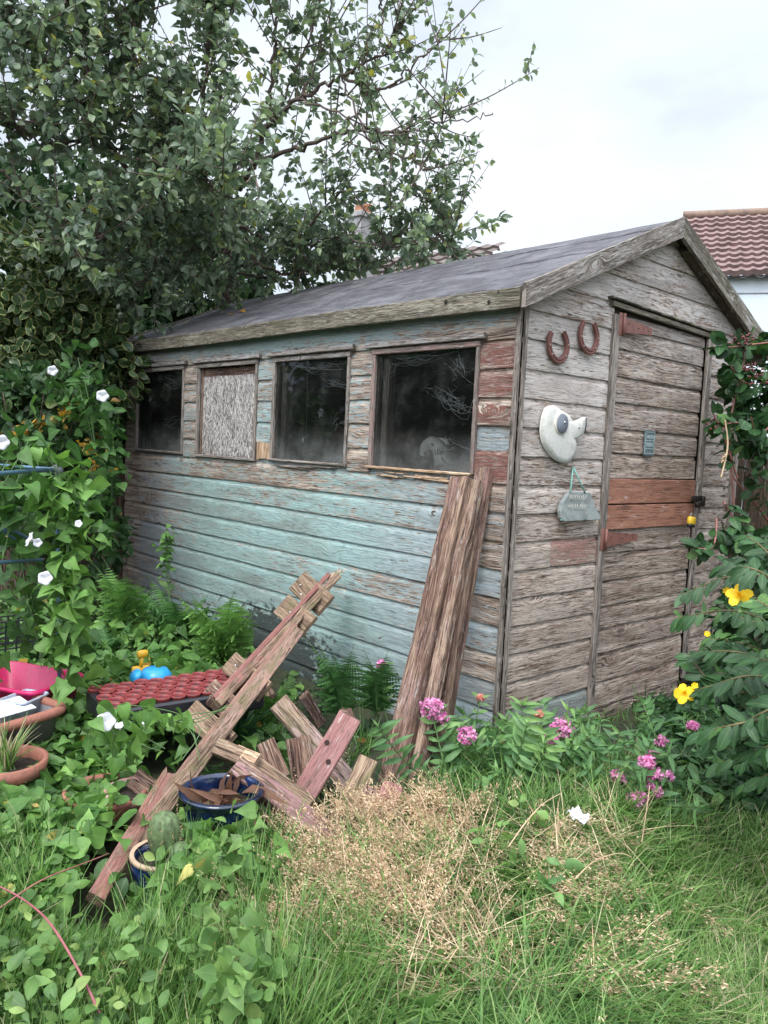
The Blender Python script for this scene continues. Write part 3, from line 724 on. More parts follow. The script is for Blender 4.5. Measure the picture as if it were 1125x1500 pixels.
# ---- windows
GLASS, N_, L_, bs_, out_ = newmat('dusty_glass')
def glass():
    N, L = N_, L_
    tr = N.new('ShaderNodeBsdfTransparent'); tr.inputs['Color'].default_value = (.78, .80, .79, 1)
    gl = N.new('ShaderNodeBsdfGlossy'); gl.inputs['Roughness'].default_value = .03
    fr = N.new('ShaderNodeFresnel'); fr.inputs['IOR'].default_value = 1.6
    ms = N.new('ShaderNodeMixShader'); L.new(fr.outputs[0], ms.inputs[0]); L.new(tr.outputs[0], ms.inputs[1]); L.new(gl.outputs[0], ms.inputs[2])
    df = N.new('ShaderNodeBsdfDiffuse'); df.inputs['Color'].default_value = (.42, .43, .41, 1)
    uv = N.new('ShaderNodeUVMap'); uv.uv_map = 'UVMap'; sx = N.new('ShaderNodeSeparateXYZ'); L.new(uv.outputs['UV'], sx.inputs[0])
    tc = N.new('ShaderNodeTexCoord')
    n = noise(N, L, tc.outputs['Object'], 5, 6, .65); n2 = noise(N, L, tc.outputs['Object'], 60, 5, .7)
    # dust that has settled low on the pane and along its edges
    low = maprange(N, L, sx.outputs['Y'], .0, .38, 1, 0)
    d = math_(N, L, 'ADD', math_(N, L, 'MULTIPLY', math_(N, L, 'MULTIPLY', low, maprange(N, L, n, .3, .6, .3, 1)), .20), math_(N, L, 'MULTIPLY', maprange(N, L, n, .45, .75), .05))
    d = math_(N, L, 'ADD', d, math_(N, L, 'MULTIPLY', maprange(N, L, n2, .6, .75), .04))
    d = math_(N, L, 'ADD', d, .010)
    m2 = N.new('ShaderNodeMixShader'); L.new(d, m2.inputs[0]); L.new(ms.outputs[0], m2.inputs[1]); L.new(df.outputs[0], m2.inputs[2])
    L.new(m2.outputs[0], out_.inputs['Surface'])
glass()
WEB = plain('cobweb_silk', (.75, .76, .78), .7, var=.02)
OSB, N_, L_, bs_, out_ = newmat('strand_board_flakes')
_a = N_.new('ShaderNodeAttribute'); _a.attribute_name = 'tint'; _t = N_.new('ShaderNodeTexCoord')
_n = noise(N_, L_, _t.outputs['Object'], 1, 4, .6, (260, 20, 60))
L_.new(mix(N_, L_, maprange(N_, L_, _n, .3, .7, .6, 0), _a.outputs['Color'], (.09, .075, .065)), bs_.inputs['Base Color']); bs_.inputs['Roughness'].default_value = .85

def window(x0, x1, z0, z1, wear, tint, board=False, drip=True, idx=0):
    w = empty('window', ((x0 + x1) / 2, -.01, z0)); w.parent = shed
    fm = MB(); y = -.016; fw = .026
    cz = (z0 + z1) / 2
    kw = dict(wear=wear, tint=tint)
    fm.box((x0 - .002, y - .001, z1 - fw / 2), (1, 0, 0), (0, 0, 1), (0, -1, 0), x1 - x0 + .004, fw, .024, **kw)
    if idx < 2: fm.box((x0, y - .001, z0 + fw * .35), (1, 0, 0), (0, 0, 1), (0, -1, 0), x1 - x0, fw * .7, .022, **kw)
    fm.box((x0 + fw / 2, y, z0 + fw * .72), (0, 0, 1), (-1, 0, 0), (0, -1, 0), z1 - z0 - fw * 1.74, fw, .022, **kw)
    fm.box((x1 - fw / 2, y, z0 + fw * .72), (0, 0, 1), (-1, 0, 0), (0, -1, 0), z1 - z0 - fw * 1.74, fw * .85, .022, **kw)
    # inner rebate
    for (a, b) in ((x0 + fw + .005, 0), (x1 - fw - .003, 0)):
        fm.box((a, .009, z0 + .02), (0, 0, 1), (-1, 0, 0), (0, -1, 0), z1 - z0 - .045, .012, .026, wear=1, tint=tint)
    fr = fm.build('frame', WT, w)
    if idx >= 2:
        rot = MB()
        rot.box((x0 - .004, -.022, z0 + .016), (1, 0, 0), (0, 0, 1), (0, -1, 0), x1 - x0 + .01, .014, .02, wear=.85, tint=tint, jag1=.03)
        n = 9 if idx == 3 else 6
        for i in range(n):
            a = x0 + (x1 - x0) * random.uniform(-.02, .6); l = random.uniform(.15, .4)
            rot.box((a, -.014 - random.random() * .014, z0 - .002 - random.random() * .02), (1, 0, random.uniform(-.03, .02)), (0, 0, 1), (0, -1, 0), l, random.uniform(.004, .011), .01, wear=1, jag0=.03, jag1=.05)
        rot.build('sill', WN if idx == 3 else WT, w)
    if board:
        mb = MB(); random.seed(5)
        bx0, bx1, bz0, bz1 = x0 + .05, x1 - .02, z0 + .016, z1 - .085
        mb.face([(bx0, .004, bz0), (bx1, .004, bz0), (bx1, .004, bz1), (bx0, .004, bz1)], tint=(.16, .13, .12))
        for i in range(2600):
            an = random.gauss(1.57, .55); l = random.uniform(.02, .075); wd = random.uniform(.002, .009)
            cx = random.uniform(bx0 + .004, bx1 - .004); cz2 = random.uniform(bz0 + .006, bz1 - .004)
            ux, uz = math.cos(an), math.sin(an); cx = min(max(cx, bx0 + abs(ux) * l / 2), bx1 - abs(ux) * l / 2); cz2 = min(max(cz2, bz0 + abs(uz) * l / 2), bz1 - abs(uz) * l / 2)
            g = random.choice([.20, .34, .48, .60, .72]) * random.uniform(.85, 1.15); yy = .0035 - i * 1e-6 - random.random() * .0015; ty = random.uniform(-.0006, .0006)
            mb.face([(cx - ux * l / 2 - uz * wd / 2 * s, yy + ty * q, cz2 - uz * l / 2 + ux * wd / 2 * s) if e == 0 else (cx + ux * l / 2 - uz * wd / 2 * s, yy + ty * q, cz2 + uz * l / 2 + ux * wd / 2 * s)
                     for (e, s, q) in ((0, 1, 0), (0, -1, 0), (1, -1, 1), (1, 1, 1))], tint=(g, g * .93, g * .88))
        mb.build('boarding', OSB, w)['label'] = 'grey flaky strand board filling the window opening'
        m = MB(); m.box((x0 + .04, .012, z0 + .02), (0, 0, 1), (1, 0, 0), (0, -1, 0), z1 - z0 - .05, .028, .03, wear=.85, tint=(.3, .22, .18))
        m.box((x0 + .05, .016, z1 - .058), (1, 0, 0), (0, 0, 1), (0, -1, 0), x1 - x0 - .08, .06, .012, wear=.7, tint=(.2, .1, .08))
        m.build('batten', WF, w)
    else:
        mb = MB(); a, b, c, d = x0 + fw - .004, x1 - fw + .004, z0 + .014, z1 - fw + .003
        mb.face([(a, -.008, c), (b, -.008, c), (b, -.008, d), (a, -.008, d)], [(0, 0), (1, 0), (1, 1), (0, 1)])
        mb.build('pane', GLASS, w)
        wb = TB(); rr = random.Random(idx * 3 + 1)
        def strand(p, q, sag, r=.0004, n=8):
            t = np.linspace(0, 1, n); P = np.outer(1 - t, p) + np.outer(t, q); P[:, 2] -= sag * 4 * t * (1 - t); P += np.array([rr.gauss(0, .0012) for _ in range(3 * n)]).reshape(n, 3) * np.array([1, .3, 1])
            wb.tube(P, r, 3, False)
        W_, H_ = b - a, d - c; pt = lambda u, v, y=.012: np.array([a + W_ * u, y + rr.random() * .03, c + H_ * v])
        cl = {0: [(.15, .3, .95, .42, 14), (.1, .62, .4, .66, 5), (.45, .9, .98, .8, 6)], 2: [(.15, .96, .98, .93, 26), (.6, .82, .98, .72, 12), (.78, .35, .97, .5, 9), (.7, .04, .96, .1, 7)],
              3: [(.05, .95, .8, .98, 22), (.55, .68, .98, .48, 20), (.7, .95, .9, .72, 10), (.6, .3, .99, .15, 8), (.02, .7, .12, .98, 7)]}[idx]
        for (u0, v0, u1, v1, k) in cl:
            for i in range(k):
                p = pt(u0 + rr.gauss(0, .05), v0 + rr.gauss(0, .03)); q = pt(u1 + rr.gauss(0, .05), v1 + rr.gauss(0, .04))
                s = rr.random() * .5; e = s + rr.uniform(.2, .6); p2 = p + (q - p) * s; q2 = p + (q - p) * min(e, 1)
                strand(p2, q2, rr.uniform(-.01, .03), rr.uniform(.0005, .0016))
        if idx == 0: strand(pt(.62, .32), pt(.98, .47), .0, .0022)
        if idx == 3:
            for i in range(26):
                p = pt(.57 + i * .016 + rr.gauss(0, .01), .68 - i * .0085 + rr.gauss(0, .015)); strand(p, p + np.array([rr.gauss(.02, .03), 0, rr.gauss(-.01, .025)]), .004, rr.uniform(.0005, .0016))
        wb.build('cobweb', WEB, w)
    if drip:
        m = MB(); m.box((x0 - .045, -.032, z1 + .022), (1, 0, 0), (0, 0, 1), (0, -1, 0), x1 - x0 + .085, .026, .024, wear=.55, tint=(.38, .36, .36), jag0=.006, jag1=.006, warp=.002)
        m.build('drip_strip', WT, w)
    # stud just inside
    m = MB(); m.box((x0 + .062, .05, .02), (0, 0, 1), (1, 0, 0), (0, -1, 0), 2.0, .05, .05, wear=.8, tint=(.25, .24, .22)); m.build('stud', WT, w)
    return w
window(-3.768, -2.998, 1.214, ZA, .7, (.36, .34, .34), idx=0)['label'] = 'leftmost window with cobwebs and a pale streak across its dark pane'
window(-2.812, -2.055, 1.208, ZA, .7, (.36, .33, .32), board=True, idx=1)['label'] = 'window boarded up with grey strand board'
window(-1.888, -1.146, 1.212, ZA, .68, (.36, .34, .34), idx=2)['label'] = 'window with a dark cord hanging behind the glass'
window(-.965, -.215, 1.214, ZA, .50, (.33, .20, .18), idx=3)['label'] = 'window nearest the corner with thick cobwebs and a rotten sill'

# ---- door
door = empty('door', (0, .70, 0)); door.parent = shed
door['label'] = 'narrow boarded door with two new orange-brown boards across the middle'
def build_door():
    mb = MB(); U = (0, 1, 0); N = (1, 0, 0); y0, y1 = .742, 1.672
    zt = 2.058
    edges = [2.058, 1.996, 1.889, 1.751, 1.621, 1.488, 1.365, 1.232]      # undersides down to the patch
    low = [.926 + .0, .845, .702, .569, .45, .318, .162, .025]
    def bd(z_top, z_bot, ww, tint, st=.1, y_a=y0, y_b=y1, mat=None, o=.0, tilt=0.):
        h = z_top - z_bot; k = (ZA - z_bot) / PE - 1
        siding(mb, (-.008 + o, 0), U, N, k, y_a, y_b, lambda y, z, pz: ww + .1 * n1(y * 4 + z_bot * 9), tuple(tint), st * .35 + .05, hz=h / PE, sag=.002)
    pale = np.array([.57, .515, .49]); br = np.array([.41, .335, .28])
    for i in range(1, len(edges)):
        f = 1 - i / 8; bd(edges[i - 1], edges[i], .62 - .10 * f, (pale * f + br * (1 - f)) * random.uniform(.92, 1.06), .12 if i < 6 else .3)
    L2 = [.967] + low[1:]
    for i in range(1, len(L2)):
        bd(L2[i - 1] if i > 1 else .968, L2[i], .70, br * random.uniform(.8, 1.0), .28 + .05 * i, o=random.uniform(0, .003))
    bo = mb.build('door_boards', WD, door)
    # ragged lowest board
    m = MB(); n = 40; P = np.zeros((n, 3, 3)); UV = np.zeros((n, 3, 2))
    yy = np.linspace(y0 + .0, y1 - .02, n); rag = .07 * sstep(yy, 1.08, 1.16) * (1 - .3 * sstep(yy, 1.2, 1.6)) + .006 * np.sin(yy * 40) + .008 * np.sin(yy * 17)
    for j, fz in enumerate((1, .5, 0)):
        zb = -.075 + rag; P[:, j] = np.stack([np.full(n, .016 + .004 * (j == 2)), yy, zb + (.025 - zb) * fz], -1); UV[:, j] = np.stack([yy, P[:, j, 2]], -1)
    m.grid(P, UV, .8, (.3, .25, .22), .35); m.box((-.004, y0, -.04), (0, 1, 0), (0, 0, 1), (1, 0, 0), y1 - y0, .16, .01, wear=.9, tint=(.2, .18, .16), stain=.3)
    m.build('ragged_bottom_board', WD, door)
    # new boards
    m = MB()
    for (zt_, zb_) in ((1.2325, 1.102), (1.098, .969)):
        m.box((.012, y0 + .005, (zt_ + zb_) / 2), (0, 1, 0), (0, 0, 1), (1, 0, 0), y1 - y0 - .012, zt_ - zb_ - .003, .016, wear=1)
    m.build('patch_boards', WP, door)['label'] = 'two new orange-brown boards'
    # architrave strips
    m = MB(); kw = dict(wear=.72, tint=(.36, .33, .30))
    m.box((.024, .709, 2.05), (0, .004, -1), (0, 1, 0), (1, 0, 0), 1.10, .052, .02, **kw)
    m.box((.024, .713, .95), (0, .001, -1), (0, 1, 0), (1, 0, 0), 1.0, .044, .022, wear=.85, tint=(.28, .26, .23))
    m.box((.024, 1.700, 2.05), (0, 0.002, -1), (0, 1, 0), (1, 0, 0), 1.0, .050, .022, **kw)
    m.box((.022, 1.684, 2.03), (0, 0.002, -1), (0, 1, 0), (1, 0, 0), 1.9, .018, .018, wear=.9, tint=(.25, .22, .2))
    m.box((.020, 1.702, 1.05), (0, 0.001, -1), (0, 1, 0), (1, 0, 0), 1.0, .045, .018, wear=.95, tint=(.15, .12, .1), stain=.4)
    m.build('door_frame', WT, door)
    m = MB(); m.box((.028, .635, 2.123), (0, 1, -.03), (0, 0, 1), (1, 0, 0), 1.13, .012, .034, wear=.85, tint=(.2, .19, .15), stain=.5)
    m.box((.024, .66, 2.098), (0, 1, -.03), (0, 0, 1), (1, 0, 0), 1.09, .026, .022, wear=.85, tint=(.33, .31, .26))
    m.build('drip_moulding', WM, door)
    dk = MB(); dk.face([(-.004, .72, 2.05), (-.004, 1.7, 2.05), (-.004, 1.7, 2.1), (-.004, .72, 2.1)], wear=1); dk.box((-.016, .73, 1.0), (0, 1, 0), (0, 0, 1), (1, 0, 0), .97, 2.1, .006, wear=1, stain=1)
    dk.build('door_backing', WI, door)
    RH = dirty('rust_red_hinge', (.20, .085, .065), (.12, .05, .04), .6, 30)
    def hinge(z, l, w0, w1, y=.765, pl=.11, dx=0):
        v = []; f = []
        x0_, x1_ = .030 + dx, .036 + dx
        for x in (x0_, x1_): v += [(x, y, z - w0 / 2), (x, y + l, z - w1 / 2), (x, y + l, z + w1 / 2), (x, y, z + w0 / 2)]
        f += [(4, 5, 6, 7), (3, 2, 1, 0), (0, 1, 5, 4), (1, 2, 6, 5), (2, 3, 7, 6), (3, 0, 4, 7)]
        o = simple_mesh('hinge', v, f, RH, door, False)
        t = TB(); t.rbox((.034 + dx, y - .030, z), (0, 1, 0), (0, 0, 1), (1, 0, 0), .03, pl, .006); t.tube([(.04 + dx, y - .008, z - pl / 2), (.04 + dx, y - .008, z + pl / 2)], .007, 8)
        t.build('hinge_plate', RH, o)
        SM = plain('dull_screw', (.08, .05, .04), .5, .6)
        for q in (.15, .5, .85): s = TB(); s.lathe((x1_ + .0005, y + l * q, z + (w0 * .15 if q < .3 else 0)), [(.0045, 0), (.003, .0025), (0, .003)], 8, (1, 0, 0)); s.build('screw', SM, o)
    hinge(2.005, .27, .075, .035); hinge(.925, .30, .075, .035, y=.735, dx=.002)
    # red threshold rail and its bracket
    m = MB(); m.box((.028, .66, -.085), (0, 1, 0), (0, 0, 1), (1, 0, 0), .62, .085, .03, wear=.25, tint=(.13, .045, .035), stain=.3); m.build('threshold', WD, door)
    # hasp
    dk = plain('dark_iron', (.035, .028, .024), .5, .7)
    t = TB(); t.rbox((.044, 1.655, 1.125), (0, 1, 0), (0, 0, 1), (1, 0, 0), .13, .035, .006); t.rbox((.05, 1.66, 1.095), (0, 1, .2), (0, 0, 1), (1, 0, 0), .05, .03, .02)
    t.rbox((.048, 1.725, 1.11), (0, 1, 0), (0, 0, 1), (1, 0, 0), .03, .06, .012)
    a = np.linspace(0, math.pi, 9); t.tube([(.058, 1.66 + .012 * math.cos(q), 1.09 - .02 * math.sin(q)) for q in a], .0035, 6)
    t.build('hasp', dk, door)
    # little plate with two lines of worn lettering
    c = BP(951, 649, 'x', .016); PB = plain('worn_blue_plate', (.12, .16, .17), .55, var=.4, sc=120); PW = plain('faded_letters', (.42, .52, .52), .6)
    t = TB(); t.rbox(c, (0, 1, 0), (0, 0, 1), (1, 0, 0), .105, .135, .006, .1); pl = t.build('sign_plate', PB, door, False); pl['label'] = 'small blue-grey plate with two lines of worn lettering'
    t = TB(); rr = random.Random(4)
    for (dz, h) in ((.034, .018), (-.008, .022)):
        y = -.036
        while y < .034:
            w_ = rr.uniform(.004, .009)
            t.rbox(c + np.array([.0036, y + w_ / 2, dz]), (0, 1, 0), (0, 0, 1), (1, 0, 0), .0022, h, .0012); t.rbox(c + np.array([.0036, y + w_ / 2 + .002, dz + rr.choice([-h / 2, 0, h / 2]) * .85]), (0, 1, 0), (0, 0, 1), (1, 0, 0), w_, .0025, .001)
            y += w_ + .004
    for dz in (.058, .013, -.03, -.056): t.rbox(c + np.array([.0036, 0, dz]), (0, 1, 0), (0, 0, 1), (1, 0, 0), .088, .0025, .001)
    for dy in (-.046, .046): t.rbox(c + np.array([.0036, dy, 0]), (0, 1, 0), (0, 0, 1), (1, 0, 0), .0025, .11, .001)
    t.build('lettering', PW, pl, False)
build_door()

# ---- nail heads on the boards
def nails():
    rr = random.Random(9); NM = plain('rusted_nail', (.03, .02, .017), .7, .3); t = TB(); t.lathe((0, 0, 0), [(.0032, 0), (.0025, .0012), (0, .0014)], 7, (1, 0, 0)); first = t.build('nail', NM, shed); used = []
    def nail(p, rz):
        o = first if not used else first.copy()
        if used: COL.objects.link(o); o.parent = shed
        used.append(1); o.location = p; o.rotation_euler = (0, 0, rz)
    for k in range(-1, 14):
        for x in (-.03, -.045, -2.0, -3.9):
            if -1 < k < 5 and x < -.5: continue
            nail((x + rr.gauss(0, .004), -.0150, ZA - (k + 1) * PE + rr.choice((.03, .085))), -math.pi / 2)
        for y in (.03, .66, 2.1):
            nail((.0150, y + rr.gauss(0, .005), ZA - (k + 1) * PE + rr.choice((.03, .085))), 0)
nails()

# ================================================================== THINGS ON AND IN THE SHED
RUST = dirty('rusty_iron', (.155, .055, .042), (.08, .04, .035), .65, 60, amt=.8, bstr=.6)
def horseshoe(pts, lab):
    C = bez([BP(x, y, 'x', .031) for x, y in pts], 8); n = len(C)
    T = np.gradient(C, axis=0); T /= np.linalg.norm(T, axis=1)[:, None]; X = np.array([1., 0, 0]); S = np.cross(T, X)
    w = .0125 + .002 * np.sin(np.linspace(0, math.pi, n)); b = .007; v = []; f = []
    prof = [(-1, -.8), (-.85, -1), (.85, -1), (1, -.8), (1, .6), (.7, 1), (.25, 1), (.12, .55), (-.12, .55), (-.25, 1), (-.7, 1), (-1, .6)]
    for i in range(n):
        for (a, c) in prof: v.append(C[i] + S[i] * a * w[i] + X * c * b)
    m = len(prof)
    for i in range(n - 1):
        for j in range(m):
            q = i * m + j; q2 = i * m + (j + 1) % m; f.append((q, q + m, q2 + m, q2))
    f.append(tuple(range(m))); f.append(tuple(range((n - 1) * m + m - 1, (n - 1) * m - 1, -1)))
    e = empty('horseshoe', C[n // 2], label=lab, cat='horseshoe', group='rusty horseshoes nailed on the gable')
    simple_mesh('shoe', v, f, RUST, e, False)
    t = TB()
    for q in (.2, .35, .65, .8):
        i = int(q * n); t.lathe(C[i] + X * .0045, [(.004, 0), (.004, .003), (0, .0045)], 7, (1, 0, 0))
    t.build('nail', plain('pale_nail', (.4, .33, .3), .6), e)
k = lambda L_: [(x / 5.625 + 640, y / 5.625 + 380) for x, y in L_]
horseshoe(k([(945, 600), (928, 655), (928, 730), (950, 795), (1000, 838), (1048, 812), (1073, 745), (1070, 665), (1046, 600)]), 'lower left rusty horseshoe beside the shed corner')
k = lambda L_: [(x / 2.922 + 740, y / 2.922 + 300) for x, y in L_]
horseshoe(k([(337, 500), (323, 545), (327, 590), (346, 622), (370, 629), (389, 600), (394, 555), (380, 510)]), 'upper right rusty horseshoe closest to the door')

def dish(name, out, x0, h, edge, mat, parent, rings=6, droop=0.):
    """domed plate over an outline in the gable plane"""
    P = np.array([BP(x, y, 'x', x0) for x, y in out]); P = bez(list(P) + [P[0]], 6)[:-1]; c = P.mean(0); v = []; f = []; n = len(P)
    back = P.copy(); back[:, 0] = x0 - edge; v += back.tolist(); v += P.tolist()
    for r in range(1, rings + 1):
        s = 1 - r / (rings + .4); Q = c + (P - c) * s; Q[:, 0] = x0 + h * (1 - s ** 2.2); v += Q.tolist()
    for i in range(rings + 1):
        for j in range(n):
            q = i * n + j; q2 = i * n + (j + 1) % n; f.append((q, q + n, q2 + n, q2))
    f.append(tuple((rings + 1) * n + j for j in range(n))); f.append(tuple(range(n - 1, -1, -1)))
    o = simple_mesh(name, v, f, mat, parent); return o, c
def ornament():
    CREAM = dirty('cream_painted_shell', (.62, .61, .56), (.36, .33, .27), .65, 20, .5, .7, .6, .4)
    e = empty('wall_ornament', BP(824, 635, 'x', .02), label='cream bonnet-shaped ornament with a spout and a grey round centre on the gable', cat='ornament')
    out = [(810, 594), (817, 597), (824, 602), (831, 606), (837, 613), (841, 623), (843, 640), (845, 655), (842, 668), (834, 677), (824, 677), (812, 669), (803, 657), (798, 646), (796, 630), (798, 612), (803, 598)]
    dish('plate', out, .045, .013, .022, CREAM, e)
    sp = [(838, 618), (845, 617), (852, 614), (858, 611), (860, 617), (859, 627), (855, 635), (849, 640), (843, 643), (836, 644), (829, 634), (829, 618)]
    dish('spout', sp, .049, .008, .018, CREAM, e)
    t = TB(); a = BP(858.8, 612, 'x', .064); b = BP(856.6, 635, 'x', .064); t.tube([a, (a + b) / 2 + np.array([.001, .003, 0]), b], .003, 6); t.build('spout_rim', plain('dark_rubber', (.03, .03, .035), .6), e)
    c = BP(822.5, 620.5, 'x', .0585); ry = abs(BP(831, 620, 'x', .066)[1] - BP(814, 620, 'x', .066)[1]) / 2; rz = 15.5 / CF * 3.6
    def oval(nm, r0, r1, h0, h1, mat):
        v = []; f = []; n = 32
        prof = [(r0, h0 - .012), (r0, h0), (r1, h1), (0, h1)]
        for (r, h) in prof:
            for j in range(n): q = 2 * math.pi * j / n; v.append(c + np.array([h, ry * r * math.cos(q), rz * r * math.sin(q)]))
        for i in range(3):
            for j in range(n): q = i * n + j; q2 = i * n + (j + 1) % n; f.append((q, q2, q2 + n, q + n))
        simple_mesh(nm, v, f, mat, e)
    oval('ring', 1.16, 1.08, -.004, .004, plain('pale_ring', (.58, .54, .45), .5)); oval('centre', .97, .88, .004, .010, plain('slate_grey_button', (.17, .185, .22), .6))
    t = TB(); t.lathe(c + np.array([.010, .012, .006]), [(.007, 0), (.006, .003), (0, .004)], 12, (1, 0, 0)); t.build('screw', plain('zinc', (.45, .45, .46), .35, .8), e)
ornament()
def slate():
    SLT = dirty('slate_stone', (.30, .325, .31), (.17, .19, .185), .8, 22, .42, .6, .8, .7)
    e = empty('slate_plaque', BP(846, 740, 'x', .03), label='broken grey slate plaque hanging from a green cord on the gable', cat='plaque')
    k = lambda L_: [(x / 2.922 + 740, y / 2.922 + 640) for x, y in L_]
    out = k([(262, 236), (300, 232), (350, 236), (362, 262), (374, 292), (398, 340), (395, 353), (340, 356), (330, 348), (322, 356), (240, 361), (226, 345), (223, 315), (232, 280)])
    P = np.array([BP(x, y, 'x', .034) for x, y in out]); n = len(P); v = P.tolist() + (P + np.array([.014, 0, 0])).tolist(); c = P.mean(0)
    Q = c + (P - c) * .965 + np.array([.018, 0, 0]); v += Q.tolist(); f = []
    for i in (0, 1):
        for j in range(n): f.append((i * n + j, i * n + n + j, i * n + n + (j + 1) % n, i * n + (j + 1) % n))
    f.append(tuple(2 * n + j for j in range(n))); f.append(tuple(range(n - 1, -1, -1)))
    simple_mesh('stone', v, f, SLT, e, False)
    CORD = plain('green_cord', (.20, .38, .33), .8); t = TB()
    a, b, c2 = [BP(x, y, 'x', .055) for x, y in k([(312, 134), (279, 238), (344, 242)])]; a[0] = .026
    t.tube([b, (a + b) / 2, a], .0042, 6); t.tube([c2, (a + c2) / 2, a + np.array([.004, 0, 0])], .0042, 6); t.lathe(a + np.array([0, 0, 0]), [(.006, -.004), (.007, 0), (.005, .006), (0, .007)], 8, (1, 0, 0))
    t.build('cord', CORD, e)
    t = TB(); rr = random.Random(2); b0 = [BP(x, y, 'x', .0535) for x, y in k([(272, 262), (345, 262), (268, 300), (350, 302)])]
    for (p, q) in ((b0[0], b0[1]), (b0[2], b0[3])):
        for i in range(9):
            s = (i + .5) / 9; c3 = p + (q - p) * s
            hh = rr.uniform(.02, .034); t.tube([c3 + np.array([0, rr.gauss(0, .002), -hh / 2]), c3 + np.array([0, rr.gauss(.002, .003), hh / 2])], .0012, 4)
            if rr.random() < .6: t.tube([c3 + np.array([0, 0, hh * rr.choice((.4, 0, -.4))]), c3 + np.array([0, .010, hh * rr.choice((.4, 0, -.4))])], .0012, 4)
    t.build('lettering', plain('chalky_letters', (.50, .48, .40), .8), e)
    t = TB(); t.tube(bez([BP(x, y, 'x', .049) for x, y in k([(236, 356), (300, 352), (326, 352), (332, 346), (345, 353), (392, 350)])], 4), .003, 5); t.build('painted_edge', CORD, e)
slate()
def padlock():
    e = empty('padlock', BP(1013, 762, 'x', .07), label='yellow padlock hanging from the door hasp', cat='padlock')
    c = BP(1013, 763, 'x', .075); t = TB(); t.rbox(c, (0, 1, -.12), (0, .12, 1), (1, 0, 0), .066, .046, .026, .2); t.build('body', plain('yellow_plastic', (.75, .48, .03), .4, var=.05), e)
    t = TB(); t.rbox(c + np.array([0, -.004, -.026]), (0, 1, -.12), (0, .12, 1), (1, 0, 0), .064, .022, .027, .2); t.build('base', plain('black_rubber', (.02, .02, .02), .5), e)
    t = TB(); a = np.linspace(0, math.pi, 12); t.tube([c + np.array([0, -.016, .012])] + [c + np.array([0, -.016 * math.cos(q), .03 + .016 * math.sin(q)]) for q in a] + [c + np.array([0, .016, .012])], .0035, 7)
    t.build('shackle', plain('steel', (.35, .34, .33), .3, .9), e)
padlock()
def white_pipe():
    t = TB(); a, b = BP(956, 1033, 'x', .06), BP(963, 1052, 'x', .075); t.tube([a, (a + b) / 2, b], .008, 9)
    tag(t.build('pipe_end', plain('white_plastic', (.6, .6, .62), .4, var=.05)), 'short white plastic pipe end sticking out below the door', 'pipe')
white_pipe()

def inside_things():
    bench = empty('workbench', (-.9, .3, 0), label='rough wooden workbench inside the shed under the windows', cat='workbench')
    m = MB(); m.box((-2.6, .30, 1.19), (1, 0, 0), (0, 1, 0), (0, 0, 1), 2.5, .42, .03, wear=1); m.build('bench_top', WI, bench)
    for x in (-2.5, -1.4, -.2):
        m = MB(); m.box((x, .3, 0), (0, 0, 1), (1, 0, 0), (0, 1, 0), 1.17, .05, .05, wear=1); m.build('leg', WI, bench)
    # corded power tool
    e = empty('power_tool', (-.62, .22, 1.205), label='off-white power tool lying behind the cobwebbed corner window', cat='power tool')
    WH = plain('off_white_casing', (.62, .60, .54), .45, var=.08); BKM = plain('black_casing', (.03, .03, .032), .5)
    t = TB(); C = bez([BP(x, y, 'y', .16) for x, y in ((622, 668), (624, 655), (634, 649), (645, 660), (650, 682))], 6); t.tube(C, np.interp(np.linspace(0, 1, len(C)), [0, .3, .6, 1], [.026, .032, .036, .05]), 14); t.build('housing', WH, e)
    t = TB(); C = bez([BP(x, y, 'y', .2) for x, y in ((628, 648), (640, 645), (652, 646), (656, 652))], 6); t.tube(C, .014, 10); t.build('handle', WH, e)
    t = TB(); C = bez([BP(x, y, 'y', .13) for x, y in ((633, 650), (642, 660), (650, 676), (660, 690))], 6); t.tube(C, .008, 8)
    for i in range(4):
        a = BP(637 + i * 3.5, 658 - i * .8, 'y', .115); t.tube([a, a + np.array([.008, 0, -.03])], .0022, 5)
    a, b = BP(622, 662, 'y', .12), BP(625, 672, 'y', .12); t.tube([a, b], .009, 6)
    t.build('trim', BKM, e)
    # hanging cord with its socket
    e = empty('hanging_socket', (-1.5, .22, 1.9), label='dark cord with a small switch box hanging inside the third window', cat='cord')
    a, b = BP(450, 548, 'y', .10), BP(449, 640, 'y', .10); a[2] += .1
    t = TB(); t.tube(bez([a, (a + b) / 2 + np.array([.003, 0, 0]), b], 5), .006, 6); t.build('cord', BKM, e)
    t = TB(); t.rbox(b + np.array([0, 0, -.02]), (1, 0, .3), (0, 0, 1), (0, -1, 0), .055, .06, .03, .2); t.build('box', plain('green_black_plastic', (.03, .05, .035), .5), e)
    t = TB(); t.rbox(b + np.array([-.008, -.018, -.022]), (1, 0, .1), (0, 0, 1), (0, -1, 0), .018, .03, .008, .2); t.build('switch', plain('grey_switch', (.7, .72, .65), .5), e)
    # twisted chime by the right pane edge
    c = BP(667, 535, 'y', .07); t = TB(); q = np.linspace(0, 1, 60)
    P = np.stack([c[0] + .012 * np.sin(q * 16), c[1] + .012 * np.cos(q * 16), c[2] - q * .13], -1); t.tube(P, .0016, 5); t.tube([P[-1], P[-1] - np.array([0, 0, .025])], .001, 5); t.lathe(P[-1] - np.array([0, 0, .05]), [(0, 0), (.006, .006), (.004, .02), (0, .028)], 10)
    tag(t.build('wind_spinner', plain('pewter', (.45, .43, .38), .35, .6)), 'small twisted metal spinner hanging behind the cobwebbed window', 'spinner')
inside_things()

